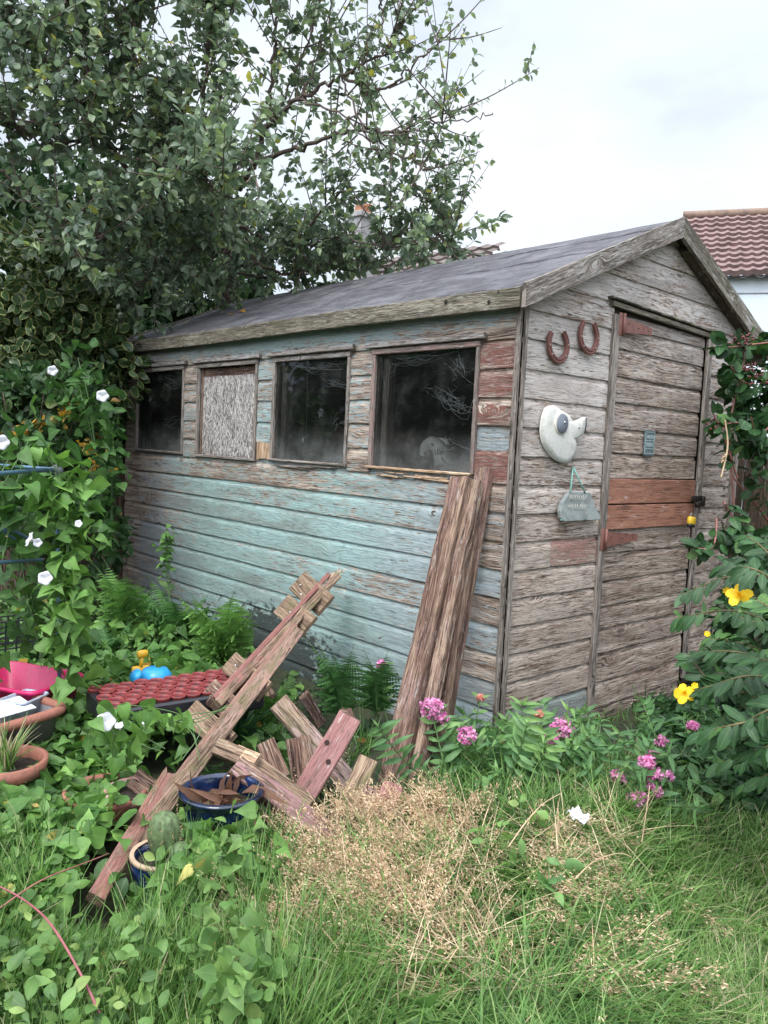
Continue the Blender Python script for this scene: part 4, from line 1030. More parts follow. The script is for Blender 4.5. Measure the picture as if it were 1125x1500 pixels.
# ================================================================== NEIGHBOURING HOUSES AND FENCES
TILE = dirty('clay_pantile', (.25, .165, .15), (.12, .08, .075), .95, 6, .4, .65, .7)
TILE2 = dirty('brown_tile', (.16, .125, .115), (.09, .075, .06), .8, 5)
REND = plain('pale_render', (.55, .60, .63), .8, var=.05, sc=2)
BRK = dirty('chimney_render', (.33, .32, .32), (.2, .19, .18), .85, 8)
def tiled_roof(name, A, B, up, length, mat, parent, tw=.24, th=.30, amp=.035):
    """A->B eaves line, up = slope direction, rows of curved tiles"""
    A, B = np.array(A, float), np.array(B, float); U = unit(B - A); L = np.linalg.norm(B - A); up = unit(up); Nn = unit(np.cross(U, up))
    if Nn[2] < 0: Nn = -Nn
    nu = int(L / tw * 8); rows = int(length / th); v = []; f = []
    us = np.linspace(0, L, nu + 1); wave = amp * (np.maximum(0, np.sin(us / tw * 2 * math.pi)) ** 1 + .35 * np.sin(us / tw * 2 * math.pi))
    for r in range(rows):
        b = len(v); rr = np.random.default_rng(r)
        lift = .02 + rr.normal(0, .004, nu // 8 + 2)
        for (s, h) in ((r * th, -.02), (r * th, .05), ((r + 1) * th + .03, .012)):
            for i, u in enumerate(us): v.append(A + U * u + up * s + Nn * (wave[i] + h + lift[i // 8] * (h > .02)))
        for q in range(2):
            for i in range(nu): f.append((b + q * (nu + 1) + i, b + q * (nu + 1) + i + 1, b + (q + 1) * (nu + 1) + i + 1, b + (q + 1) * (nu + 1) + i))
    return simple_mesh(name, v, f, mat, parent, False)
def neighbour_right():
    e = empty('neighbour_house', BP(1065, 500, 'z', 0) * 0 + PD(1075, 480, 12) * np.array([1, 1, 0]), label='pale rendered house with a red pantiled roof beyond the shed gable', cat='house')
    A = PD(1052, 400, 12.2); B = PD(1330, 370, 11.4); B[2] = A[2]
    U = unit(B - A); back = unit(np.cross([0, 0, 1.], U)); back = back if back @ (A - CC) > 0 else -back
    up = unit(back + np.array([0, 0, .75])); ln = 2.3
    A2 = A - U * .55
    tiled_roof('roof', A2 - up * .1, B, up, ln, TILE, e, .165, .20, .014)
    t = TB(); r0 = A2 + up * (ln - .12) + np.array([0, 0, .05]); t.tube([r0 + U * q for q in np.linspace(0, np.linalg.norm(B - A2), 30)], .07, 10)
    t.build('ridge_tiles', dirty('ridge_tile', (.24, .16, .12), (.14, .1, .08), .85, 10), e)
    mb = TB(); a, b = A + back * .12 - np.array([0, 0, .02]), B + back * .12; C_ = A + back * 4.6; n = len(mb.v)
    lo = lambda p: np.array([p[0], p[1], -.5]); mb.v += [list(x) for x in (lo(a), lo(b), b, a, lo(C_), C_)]
    apex = A + back * 2.3 + np.array([0, 0, 1.25]); mb.v.append(list(apex)); mb.f += [(0, 1, 2, 3), (4, 0, 3, 6, 5)]
    mb.build('wall', REND, e, False)
    t = TB(); q = np.linspace(0, np.linalg.norm(b - a), 60)
    zl = PD(1080, 425, 12)[2]; t.tube([np.array([*(a + U * x)[:2], zl]) - back * .004 for x in q[::6]], .012, 4); t.build('render_joint', plain('grey_joint', (.3, .3, .31), .8), e)
    s = TB(); s.tube([A2 + U * x - back * .02 - np.array([0, 0, .06 - .03 * math.sin(x / .24 * 2 * math.pi)]) for x in np.linspace(0, 4, 130)], .02, 5); s.build('corrugated_edge', plain('fibre_cement', (.06, .06, .065), .7), e)
neighbour_right()
def neighbour_left():
    p = PD(600, 470, 15); e = empty('neighbour_house', (p[0], p[1], 0), label='brown-tiled house with a chimney half hidden behind the apple tree', cat='house')
    A = PD(470, 440, 15.5); B = PD(672, 415, 13.5); B[2] = A[2]; U = unit(B - A); back = unit(np.cross([0, 0, 1.], U)); back = back if back @ (A - CC) > 0 else -back
    up = unit(back + np.array([0, 0, .7])); tiled_roof('roof', A, B, up, 1.75, TILE2, e, .3, .25, .02)
    mb = TB(); a, b = A + back * .1, B + back * .1 - U * .1; mb.v += [[*a[:2], -1], [*b[:2], -1], list(b), list(a), [*(b + back * 3)[:2], -1], list(b + back * 3), list(b + back * 1.5 + np.array([0, 0, .95]))]; mb.f += [(0, 1, 2, 3), (1, 4, 5, 6, 2)]; mb.build('wall', REND, e, False)
    c = PD(530, 345, 15.0); t = TB(); t.rbox(c + np.array([0, 0, -.35]), U, back, (0, 0, 1), .32, .45, 1.35, .03); t.rbox(c + np.array([0, 0, .33]), U, back, (0, 0, 1), .40, .53, .10, .1); ch = t.build('chimney', BRK, e, False)
    for s in (-1, 1):
        t = TB(); t.lathe(c + U * .02 + back * .12 * s + np.array([0, 0, .38]), [(.09, 0), (.075, .14), (.09, .16), (.09, .2), (.06, .2), (.06, .1)], 14); t.build('chimney_pot', plain('clay_pot', (.38, .17, .09), .8), ch)
    # distant grey gable peeping over the ridge
    p = PD(705, 372, 22); e = empty('distant_house', (p[0], p[1], 0), label='tiny grey gable peak just showing above the shed ridge', cat='house')
    v = [p + U * 1 + np.array([0, 0, -.55]), p - U * 1 + np.array([0, 0, -.55]), p.copy()]; v += [x + back * 3 for x in v]; v += [np.array([*v[0][:2], -1.]), np.array([*v[1][:2], -1.])]
    simple_mesh('wall', [v[0], v[1], v[2], v[6], v[7]], [(0, 1, 2), (0, 3, 4, 1)], REND, e, False); simple_mesh('roof', [v[0], v[2], v[5], v[3], v[1], v[4]], [(0, 1, 2, 3), (1, 4, 5, 2)], plain('grey_slates', (.17, .19, .21), .7), e, False)
neighbour_left()
def fences():
    e = empty('garden_fence', (1.5, 2.75, 0), label='dark brown board fence behind the yellow-flowered shrub', cat='fence')
    m = MB(); x = -1.2
    while x < 4.4:
        w = random.uniform(.135, .15); m.box((x + w / 2, 2.75 + random.uniform(-.004, .004), -.1), (0, 0, 1), (1, 0, 0), (0, -1, 0), 1.62 + random.uniform(-.02, .02), w, .018, wear=.95, tint=(.10, .065, .05), stain=.35); x += w + .003
    m.build('boards', WI, e)
    m = MB(); m.box((-1.2, 2.78, 1.25), (1, 0, 0), (0, 0, 1), (0, -1, 0), 5.6, .08, .04, wear=.9); m.build('rail', WF, e)
    m = MB(); m.box((.16, 2.68, -.1), (0, 0, 1), (1, 0, 0), (0, -1, 0), 1.75, .09, .09, wear=.9, tint=(.2, .16, .12)); m.build('post', WG, e)
    e = empty('garden_fence', (-5.3, -1.5, 0), label='old wooden fence with a grey top rail buried in climbers left of the shed', cat='fence')
    m = MB(); y = -4.6
    while y < 2.5:
        w = random.uniform(.11, .14); m.box((-5.3, y + w / 2, -.1), (0, 0, 1), (0, 1, 0), (1, 0, 0), 1.65 + random.uniform(-.02, .02), w, .018, wear=.85, tint=(.12, .08, .06), stain=.3); y += w + .006
    m.build('boards', WF, e)
    m = MB(); m.box((-5.26, -4.6, 1.32), (0, 1, 0), (0, 0, 1), (1, 0, 0), 7.1, .09, .045, wear=.8, tint=(.35, .3, .26)); m.build('rail', WT, e)
fences()

# ================================================================== TREES AND HEDGES
def limbs_tree(e, limbs, trunk_r, nsh, leafsize, tone, mat, shl=(.35, .9), kleaf=25, lift=.55, T=T_OV, nt=2):
    F = Fol(); B = TB()
    for (pts, r0, dens, *dd) in limbs:
        C = bez([PD(*p) for p in pts], 10); C[1:-1] += rng.normal(0, .012, (len(C) - 2, 3)); B.tube(C, np.linspace(r0 * (.68 if r0 < .06 else 1), .004, len(C)), 7)
        Lh = np.linalg.norm(np.diff(C, axis=0), axis=1).sum(); n = int(nsh * dens * Lh)
        for i in range(n):
            t = rng.uniform(.08, 1) ** .8; q = int(t * (len(C) - 1)); q = min(q, len(C) - 2); p = C[q] + rng.normal(0, .01, 3); tg = unit(C[q + 1] - C[q])
            d = unit(tg * rng.uniform(.2, 1.) + rdir(1)[0] * .9 + np.array([0, 0, lift])); L = rng.uniform(*shl) * (1.1 - .4 * t)
            bend = rdir(1)[0] * .18 * L; S = bez([p, p + d * L * .5 + bend * .5, p + d * L + bend + np.array([0, 0, .1 * L])], 6)
            B.tube(S, np.linspace(.007, .0018, len(S)), 4, False)
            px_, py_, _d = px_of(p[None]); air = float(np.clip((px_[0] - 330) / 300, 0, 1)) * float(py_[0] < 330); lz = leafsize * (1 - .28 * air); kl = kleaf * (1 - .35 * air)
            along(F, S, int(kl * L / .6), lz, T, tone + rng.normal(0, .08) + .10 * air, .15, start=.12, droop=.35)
            for _ in range(nt):
                q2 = rng.integers(2, len(S) - 2); d2 = unit(unit(S[-1] - S[0]) + rdir(1)[0] * 1.1); l2 = L * rng.uniform(.25, .5)
                S2 = bez([S[q2], S[q2] + d2 * l2 * .5, S[q2] + d2 * l2 + np.array([0, 0, .04])], 4); B.tube(S2, np.linspace(.004, .0014, len(S2)), 3, False)
                along(F, S2, int(kl * l2 / .5), lz, T, tone + rng.normal(0, .1) + .10 * air, .15, start=.05, droop=.3)
    B.build('trunk', BARK, e); return F
def apple_tree():
    e = empty('apple_tree', (-4.6, 1.4, 0), label='large apple tree with grey-green leaves spreading over the far end of the shed roof', cat='tree')
    limbs = [
        ([(345, 640, 7.4), (330, 450, 7.35), (335, 370, 7.1), (350, 270, 6.9)], .085, .3),
        ([(350, 275, 6.9), (375, 235, 6.6), (395, 180, 6.3), (440, 145, 6.0), (500, 110, 5.8), (560, 78, 5.7), (600, 15, 5.6)], .04, .42),
        ([(350, 275, 6.9), (300, 215, 6.4), (230, 165, 6), (195, 60, 5.7), (195, -60, 5.6)], .045, 1.5),
        ([(375, 240, 6.6), (440, 215, 6.2), (520, 190, 5.9), (580, 195, 5.7), (620, 185, 5.5)], .03, .42),
        ([(620, 185, 5.5), (660, 178, 5.4), (722, 166, 5.3)], .008, .5),
        ([(345, 315, 7), (240, 300, 6.3), (150, 200, 5.8), (80, 110, 5.3), (0, 20, 5)], .04, 1.5),
        ([(-60, 190, 5.0), (0, 245, 5.2), (60, 310, 5.5), (100, 345, 5.8), (180, 420, 6.6)][::-1], .035, .25),
        ([(395, 180, 6.3), (400, 90, 6.1), (410, -10, 6), (425, -90, 6)], .025, .9),
        ([(340, 330, 7), (430, 362, 6.7), (500, 350, 6.4), (570, 365, 6.2), (625, 358, 6.1)], .025, .55),
        ([(600, 358, 6.1), (640, 345, 6.0), (670, 325, 5.95)], .008, 1.6), ([(560, 360, 6.2), (600, 335, 6.1), (635, 290, 6.0)], .008, .8),
        ([(500, 110, 5.8), (560, 130, 5.7), (610, 90, 5.5), (650, 55, 5.4)], .018, .3),
        ([(240, 300, 6.3), (200, 330, 5.9), (150, 350, 5.5), (90, 330, 5.1)], .02, 1.6),
        ([(430, 362, 6.7), (470, 310, 6.3), (500, 280, 6.2)], .02, .6),
        ([(150, 200, 5.8), (125, 90, 5.6), (110, -20, 5.5), (100, -90, 5.5)], .025, 1.5),
        ([(300, 215, 6.4), (300, 120, 6.1), (310, 30, 6.0), (320, -80, 6)], .025, 1.5),
        ([(440, 145, 6), (470, 70, 5.9), (490, 0, 5.8), (510, -70, 5.8)], .018, .55),
        ([(300, 270, 6.6), (260, 230, 5.9), (280, 250, 5.4), (330, 290, 5.1)], .02, 1.6),
        ([(340, 330, 7), (290, 370, 6.5), (240, 400, 6.2), (190, 430, 6.0)], .02, 1.6),
        ([(560, 78, 5.7), (560, 10, 5.7), (570, -60, 5.7)], .012, .45),
        ([(150, 200, 5.8), (70, 210, 5.4), (10, 180, 5.2), (-60, 150, 5.0)], .02, 1.4),
        ([(345, 320, 7), (370, 380, 6.8), (420, 400, 6.6), (470, 395, 6.6)], .02, 1.3),
    ]
    limbs += [([(340, 400, 7.2), (400, 405, 7.0), (460, 385, 6.9), (520, 375, 6.8)], .02, 1.6), ([(460, 385, 6.9), (540, 395, 6.8), (600, 372, 6.7)], .012, .8),
        ([(500, 110, 5.8), (540, 200, 5.7), (600, 235, 5.6), (625, 245, 5.5)], .012, .7), ([(340, 330, 7), (300, 400, 6.9), (260, 440, 6.8)], .015, 1.3), ([(560, 78, 5.7), (580, 40, 5.6), (590, -30, 5.6)], .012, .5), ([(440, 145, 6), (500, 170, 5.8), (560, 230, 5.7)], .014, .6), ([(395, 180, 6.3), (450, 60, 6.0), (480, -60, 6.0)], .014, .7)]
    Fol.filt = lambda P: ~((lambda q: ((np.abs(q[0] - 531) < 13) & (np.abs(q[1] - 322) < 24)))(px_of(P)))
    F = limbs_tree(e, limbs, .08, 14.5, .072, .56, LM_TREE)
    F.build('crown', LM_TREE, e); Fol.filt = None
    # dead stub of a snapped branch
    t = TB(); rr = random.Random(3)
    for q in (((366, 236, 6.2), (374, 262, 6.2), (379, 284, 6.2), (377, 305, 6.2)), ((366, 237, 6.2), (352, 246, 6.2), (338, 252, 6.2)), ((372, 258, 6.2), (360, 268, 6.2)), ((368, 240, 6.2), (380, 236, 6.15), (392, 240, 6.1))):
        t.tube(bez([PD(*p) for p in q], 4), np.linspace(.012, .005, 4 * (len(q) - 1) + 1), 6)
    t.build('dead_stub', plain('bleached_wood', (.38, .27, .23), .8), e)
apple_tree()

def leafy(name, lab, cat, clumps, mat, T, size, tone, loc, group=None, tv=.22, stems=None, extra=None, up=.8, down=.3):
    e = empty(name, loc, label=lab, cat=cat, group=group); F = Fol()
    for (px, py, d, r, k) in clumps:
        clump(F, PD(px, py, d), r, k, size, T, tone, tv, up, down)
    F.build('foliage', mat, e)
    B = TB()
    for (px, py, d, r, k) in clumps:
        c = PD(px, py, d); g = np.array([c[0] * .8 + loc[0] * .2, c[1] * .8 + loc[1] * .2, 0.])
        for _ in range(5):
            t_ = c + rdir(1)[0] * np.asarray(r) * .7; B.tube(bez([g + rng.normal(0, .06, 3) * [1, 1, 0], (g + t_) / 2 + rng.normal(0, .08, 3), t_], 5), np.linspace(.012, .003, 11), 5)
    B.build('stems', TWIG, e); return e
def hedges():
    leafy('hedge', 'dark dense hedge rising behind the fence at the left edge', 'hedge',
          [(0, 380, 8, (1.0, .8, .9), 3200), (150, 420, 8.2, (1.0, .8, .9), 3200), (290, 400, 8.6, (.8, .8, .7), 2400), (-40, 560, 7.2, (.9, .9, .9), 3000), (110, 560, 7.5, (.9, .8, .9), 3000), (60, 310, 8.2, (1.2, .8, .6), 1700), (230, 330, 8.8, (1, .8, .5), 1000), (180, 520, 8.0, (.6, .6, .8), 1800)],
          LM_IVY, T_OV, .12, .16, (-5.9, .3, 0), tv=.12)
    leafy('variegated_shrub', 'yellow-edged variegated shrub under the tree at the left edge', 'shrub',
          [(40, 410, 5.9, (.5, .45, .42), 800), (90, 470, 6.1, (.5, .45, .4), 800), (10, 520, 5.7, (.4, .4, .4), 600), (150, 540, 6.2, (.4, .4, .35), 420)], LM_VAR, T_ROUND, .085, .5, (-4.6, -.9, 0))
    leafy('ivy_bush', 'deep green leafy climber heaped over the fence beside the first window', 'climber',
          [(100, 520, 6.0, (.36, .4, .35), 800), (75, 600, 5.6, (.42, .45, .35), 1000), (50, 610, 5.3, (.45, .45, .3), 900), (100, 690, 5.5, (.33, .35, .4), 800), (60, 720, 5.4, (.5, .4, .4), 900), (150, 560, 6.4, (.2, .3, .4), 500), (120, 790, 5.5, (.3, .35, .3), 450), (150, 470, 7.0, (.3, .3, .25), 350), (300, 425, 7.9, (.6, .3, .25), 700)], LM_IVY, T_OV, .075, .5, (-4.4, -.6, 0), tv=.26)
    # reflected in the window glass: the hedge at the other end of the garden
    e = empty('boundary_hedge', (-6, -8.5, 0), label='tall boundary hedge at the other end of the garden, seen reflected in the window panes', cat='hedge'); F = Fol()
    for i in range(14):
        clump(F, (-13 + i * 1.15, -9.2 + .3 * math.sin(i * 2), 1.7 + .3 * math.sin(i * 1.3)), (1.0, .8, 2.1 + .5 * math.sin(i * 2.2)), 900, .34, T_OV, .4, .25)
    F.build('foliage', LM_IVY, e)
    B = TB()
    for i in range(14): B.tube([(-13 + i * 1.15, -9.2, -.1), (-13 + i * 1.15, -9.2, 1.2), (-12.8 + i * 1.15, -9.1, 2.8)], [.09, .07, .03], 7)
    B.build('stems', BARK, e)
hedges()

# ================================================================== LOOSE TIMBER
def t_of(p): # distance parameter of a world point along its ray
    return -((np.asarray(p) - CC) @ CR)[2]
def plank3(mb, P, Q, wpx, th, face=.0, **kw):
    """board between world points P and Q, wpx = its width in photo pixels at P; face tilts it towards up"""
    P, Q = np.asarray(P, float), np.asarray(Q, float); U = unit(Q - P); mid = (P + Q) / 2
    vw = unit(CC - mid); N = unit(vw * (1 - face) + np.array([0, 0, 1.]) * face); N = unit(N - U * (N @ U)); V = np.cross(N, U)
    mb.box(P, U, V, N, float(np.linalg.norm(Q - P)), wpx * t_of(P) / CF, th, **kw); return U, V, N
GR = (.25, .085, .07); PK = (.45, .24, .235)
def leaning_rails():
    GR = (.26, .135, .11)
    labs = ['front left heavy weathered rail leaning against the shed under the corner window', 'middle weathered rail between two others leaning on the shed wall', 'rear right reddish rail reaching highest of those leaning on the wall', 'short dark rail standing lowest at the back right of the leaning rails']
    spec = [((572, 1148), (679, 700), 37, .06, .085, .72), ((606, 1160), (700, 704), 20, .045, .055, .66), ((640, 1100), (712, 684), 26, .045, .006, .60), ((628, 1140), (690, 760), 24, .05, .03, .8)]
    for i, ((bx, by), (tx, ty), wpx, th, yy, wr) in enumerate(spec):
        P = BP(bx, by, 'z', -.02 if i != 2 else .0); Q = BP(tx, ty, 'y', -.018 - yy)
        if i == 3: Q = BP(tx, ty, 'y', -.10)
        m = MB(); N = unit(unit(CC - P) * .35 + np.array([-.15, -1, .35])); U = unit(Q - P); N = unit(N - U * (N @ U)); V = np.cross(N, U)
        m.box(P, U, V, N, float(np.linalg.norm(Q - P)), wpx * t_of(P) / CF, th, stain=.12, wear=lambda p, wr=wr: wr + .22 * n1(p[..., 2] * 6, 2), tint=GR if i != 1 else (.33, .23, .16), jag1=.012, warp=.004)
        tag(m.build('fence_rail', WF), labs[i], 'timber rail', 'old fence rails leaning against the shed')
leaning_rails()
def broken_panel():
    P = BP(140, 1322, 'z', .01); Q = BP(500, 834, 'y', -.10); t0, t1 = t_of(P), t_of(Q)
    def at(px, py, dt=0.):
        s = (1322 - py) / (1322 - 834); return PD(px, py, 1 / ((1 - s) / t0 + s / t1) + dt)
    e = empty('broken_fence_panel', P, label='broken length of picket fence propped up at a slant in front of the turquoise wall', cat='fence panel')
    wr = lambda w: (lambda p: w + .2 * n1(p[..., 2] * 7, 1.))
    m = MB(); plank3(m, at(139, 1318, -.05), at(252, 1128, -.03), 27, .035, .0, wear=wr(.30), tint=(.30, .125, .10), jag1=.05); m.build('rail', WG, e)
    m = MB(); U, V, N = plank3(m, at(200, 1236, -.01), at(436, 926, 0), 25, .045, .0, wear=wr(.60), tint=(.38, .22, .17)); m.build('rail', WG, e)
    m = MB(); plank3(m, at(316, 1034, .02), at(492, 846, .02), 14, .05, .0, wear=wr(.80), tint=(.36, .13, .11), taper=1.1); m.build('rail', WG, e)
    m = MB(); plank3(m, at(309, 1028, .01), at(478, 845, .01), 8, .062, .0, wear=wr(.22), tint=(.30, .12, .10), taper=1.1); m.build('painted_edge', WF, e)
    m = MB(); plank3(m, at(192, 1227, -.012), at(429, 919, -.002), 13, .052, .0, wear=.22, tint=(.3, .16, .12)); m.build('rail_edge', WG, e)
    # splintered tip
    m = MB(); rr = random.Random(8); c = at(486, 851, .02); U2 = unit(at(500, 830, .02) - at(470, 872, .02))
    for i in range(26):
        o = c + np.array([rr.gauss(0, .009), rr.gauss(0, .009), rr.gauss(0, .009)]); m.box(o, unit(U2 + np.array([rr.gauss(0, .12), rr.gauss(0, .12), rr.gauss(0, .12)])), (1, 0, .2), (0, 1, .3), rr.uniform(.04, .13), rr.uniform(.006, .014), .007, wear=1, jag1=.01, seg=3)
    m.build('splintered_tip', WN, e)
    for (a, b, w, wear, tint, mt) in (((436, 851), (478, 888), 35, .92, (.35, .28, .16), WG), ((413, 885), (453, 919), 35, .92, (.35, .27, .17), WG), ((336, 969), (388, 1014), 33, .85, (.36, .24, .2), WG), ((305, 1009), (350, 1050), 34, .8, (.33, .2, .17), WF),
                              ((278, 1040), (335, 1090), 34, .85, (.36, .25, .2), WG), ((196, 1140), (246, 1176), 30, .7, (.38, .18, .15), WF)):
        m = MB(); plank3(m, at(*a, .05), at(*b, .05), w, .018, .0, wear=wear, tint=tint, jag1=.004); m.build('picket', mt, e)
    t = TB()
    for (x, y) in ((441, 871), (440, 857), (425, 897), (345, 975)): t.lathe(at(x, y, .035), [(.006, 0), (.004, .004), (0, .005)], 8, unit(CC - at(x, y)))
    t.build('nail_heads', plain('bright_nail', (.5, .5, .5), .4, .6), e)
broken_panel()
def loose_boards():
    G_ = 'broken boards heaped on the ground'
    def B(a, za, b, zb, w, th, lab, mt=WG, wear=.6, tint=PK, face=.25, holes=(), **kw):
        m = MB(); P, Q = BP(*a, 'z', za), BP(*b, 'z', zb); wr = (lambda p: wear + .22 * n1(p[..., 0] * 9 + p[..., 1] * 7, 1.)); U, V, N = plank3(m, P, Q, w, th, face, wear=wr, tint=tint, **kw)
        o = m.build('broken_board', mt); tag(o, lab, 'board', G_)
        for (x, y) in holes:
            c0 = (P + Q) / 2; r = ray(x, y); q = ((c0 + N * (th / 2 + .0015)) - CC) @ N / (r @ N); t = TB(); t.lathe(CC + r * q, [(.010, .0006), (.008, .0012), (.006, .0005), (0, .0004)], 12, N); t.build('bolt_hole', plain('dark_hole', (.03, .012, .01), .9), o)
        return o
    B((407, 1028), .34, (512, 1148), .04, 30, .03, 'wide pale pink board crossing under the one with two bolt holes', wear=.52, tint=(.50, .34, .31), face=.35)
    B((442, 1170), .06, (519, 1040), .36, 36, .03, 'dusky pink board with two bolt holes and a rounded upper end', WF, .25, (.36, .17, .16), holes=((479, 1088), (481, 1116)), jag1=.03)
    B((500, 1240), .02, (344, 1124), .22, 33, .055, 'long dark purplish beam lying lowest and nearest the camera', WF, .5, (.30, .15, .15), face=.5, jag0=.04)
    B((362, 1113), .20, (316, 1093), .24, 24, .05, 'short greenish stub under the slanting rails', wear=.9, tint=(.3, .25, .16))
    B((452, 1180), .05, (366, 1117), .19, 26, .045, 'greenish timber with a fresh orange cut end', wear=.9, tint=(.3, .25, .16))
    m = MB(); plank3(m, BP(346, 1100, 'z', .225), BP(378, 1114, 'z', .215), 18, .022, .3, wear=1, seg=2); o = m.build('fresh_cut', WN, bpy.data.objects['broken_board.004'])
    B((388, 1086), .22, (412, 1140), .1, 27, .02, 'small upright brownish board behind the beam end', WF, .8, (.33, .23, .19))
    B((436, 1080), .22, (446, 1140), .08, 36, .02, 'dark brown board standing in shade behind the crossed boards', WF, .75, (.25, .17, .14))
    B((497, 1206), .01, (540, 1112), .19, 29, .035, 'greenish-brown picket standing left of the leaning rails', WG, .85, (.3, .22, .16))
    B((553, 1206), .02, (578, 1146), .15, 30, .022, 'small pink pointed picket with a knot hole at the foot of the rails', WF, .15, (.48, .23, .21), holes=((556, 1183),), jag1=.02)
    B((537, 1196), .02, (546, 1152), .12, 24, .02, 'stubby pink-brown offcut tucked behind the pointed picket', WF, .4, (.42, .25, .22))
    B((285, 1398), .03, (360, 1266), .04, 24, .03, 'half-buried pinkish board lying in the foreground grass', WG, .5, (.46, .30, .28), face=.7)
    B((338, 975), .14, (372, 1030), .12, 60, .02, 'brown board end leaning in the ferns behind the slanting rails', WF, .8, (.3, .2, .16))
    B((445, 1018), .28, (470, 1060), .12, 17, .02, 'thin pinkish slat poking up behind the pale pink board', WF, .5, (.42, .28, .26))
loose_boards()

# ================================================================== POTS, TRAYS AND TUBS
BLUE = plain('blue_glaze', (.006, .016, .055), .15, var=.5, sc=14, coat=.5)
TERRA = dirty('terracotta', (.32, .125, .085), (.16, .09, .07), .8, 20, .48, .65, .7)
BLK = plain('black_plastic', (.018, .018, .022), .4)
SOIL = plain('potting_soil', (.03, .022, .016), 1., var=.5, sc=90, bstr=1.)
def swords(e, c, n, L, w, mat, spread=.9, tone=.5, seg=5):
    F = Fol(); k = n
    F.blades(np.tile(np.asarray(c, float), (k, 1)) + rng.normal(0, .012, (k, 3)) * [1, 1, 0], rng.uniform(0, 6.28, k), rng.uniform(.05, spread, k), L * rng.uniform(.6, 1.1, k), np.full(k, w), tone + rng.normal(0, .2, k), .5, seg)
    return F.build('leaves', mat, e)
def pots():
    def pot(name, loc, prof, mat, lab, cat, rim=None, group=None):
        e = empty(name, loc, label=lab, cat=cat, group=group); t = TB(); t.lathe(loc, prof, 36); t.build('body', mat, e)
        s = TB(); rr = prof[-1][0]; s.lathe(loc, [(rr, prof[-1][1] + .0), (0.001, prof[-1][1] + .002)], 20); s.build('soil', SOIL, e); return e
    c = BP(325, 1160, 'z', .20); c[2] = 0
    e = pot('glazed_pot', c, [(.0, 0), (.07, 0), (.082, .02), (.108, .09), (.122, .165), (.126, .195), (.136, .200), (.138, .208), (.122, .212), (.114, .2), (.110, .15)], BLUE, 'large cobalt blue glazed pot full of dead leaves under the slanting rail', 'flower pot')
    F = Fol(); k = 26; a = rng.uniform(0, 6.28, k); F.add(np.tile(c + [0, 0, .175], (k, 1)) + rng.normal(0, .035, (k, 3)) * [1, 1, .3], np.stack([np.cos(a), np.sin(a), rng.uniform(.0, .7, k)], -1), rdir(k, 1.), rng.uniform(.07, .15, k), T_LANCE, rng.random(k) * .8); F.build('dead_leaves', LM_DEAD, e)
    c2 = BP(345, 1055, 'z', .15); c2[2] = 0
    e = empty('iris_clump', c2, label='tuft of dark green sword-shaped leaves behind the blue pot', cat='plant'); swords(e, c2 + [0, 0, .02], 60, .30, .017, LM_AGAVE, .7)
    c = BP(240, 1246, 'z', .13); c[2] = 0
    e = pot('glazed_pot', c, [(0, 0), (.06, 0), (.075, .02), (.092, .08), (.095, .115), (.082, .12), (.078, .10)], BLUE, 'small blue pot holding a cactus between the slanting rail and the grass', 'flower pot')
    t = TB(); t.lathe(c, [(.088, .114), (.098, .118), (.096, .128), (.084, .126)], 30); t.build('rim', plain('buff_rim', (.42, .30, .2), .6), e)
    CT = plain('cactus_skin', (.10, .15, .06), .7, var=.3, sc=60); t = TB(); n = 40
    for (o, r, h) in (((0, 0, .10), .044, .15), ((.05, .02, .1), .032, .07)):
        b = len(t.v); rows = 16
        for i in range(rows + 1):
            s = i / rows; rr0 = r * math.sin(min(1, .35 + s) * math.pi / 2) * math.sqrt(max(0, 1 - max(0, (s - .6) / .4) ** 2))
            for j in range(n): q = 2 * math.pi * j / n; ra = rr0 * (1 + .10 * math.cos(q * 10)) + .0005; t.v.append([c[0] + o[0] + ra * math.cos(q), c[1] + o[1] + ra * math.sin(q), o[2] + h * s])
        for i in range(rows):
            for j in range(n): q = b + i * n + j; q2 = b + i * n + (j + 1) % n; t.f.append((q, q2, q2 + n, q + n))
    ct = t.build('cactus', CT, e)
    F = Fol(); k = 260; a = rng.integers(0, 10, k) * .628 + rng.normal(0, .03, k); z = rng.uniform(.1, .25, k); P = np.stack([c[0] + .047 * np.cos(a), c[1] + .047 * np.sin(a), z], -1)
    F.add(P, np.stack([np.cos(a), np.sin(a), rng.normal(0, .5, k)], -1), rdir(k), np.stack([rng.uniform(.006, .011, k), np.full(k, .003)], -1), T_LANCE, np.full(k, .4)); F.build('spines', LM_DRY, ct)
    c = BP(8, 1120, 'z', .17); c[2] = 0
    e = pot('terracotta_pot', c, [(0, 0), (.09, 0), (.12, .14), (.135, .145), (.14, .19), (.124, .19), (.118, .15)], TERRA, 'terracotta pot of grass cut off by the left edge', 'flower pot', group='terracotta pots'); swords(e, c + [0, 0, .15], 90, .22, .006, LM_GRASS, .8, .75)
    c = BP(155, 1150, 'z', .14); c[2] = 0
    pot('terracotta_bowl', c, [(0, 0), (.07, 0), (.11, .06), (.134, .105), (.14, .125), (.127, .125), (.118, .09)], TERRA, 'wide shallow terracotta bowl sunk among leaves left of the slanting rail', 'bowl')
    c = BP(195, 1165, 'z', .10); c[2] = 0
    e = pot('terracotta_pot', c, [(0, 0), (.06, 0), (.085, .09), (.095, .095), (.098, .125), (.086, .125), (.082, .1)], dirty('faded_terracotta', (.42, .20, .17), (.5, .42, .4), .8, 12), 'faded pink pot right of the shallow terracotta bowl', 'flower pot', group='terracotta pots')
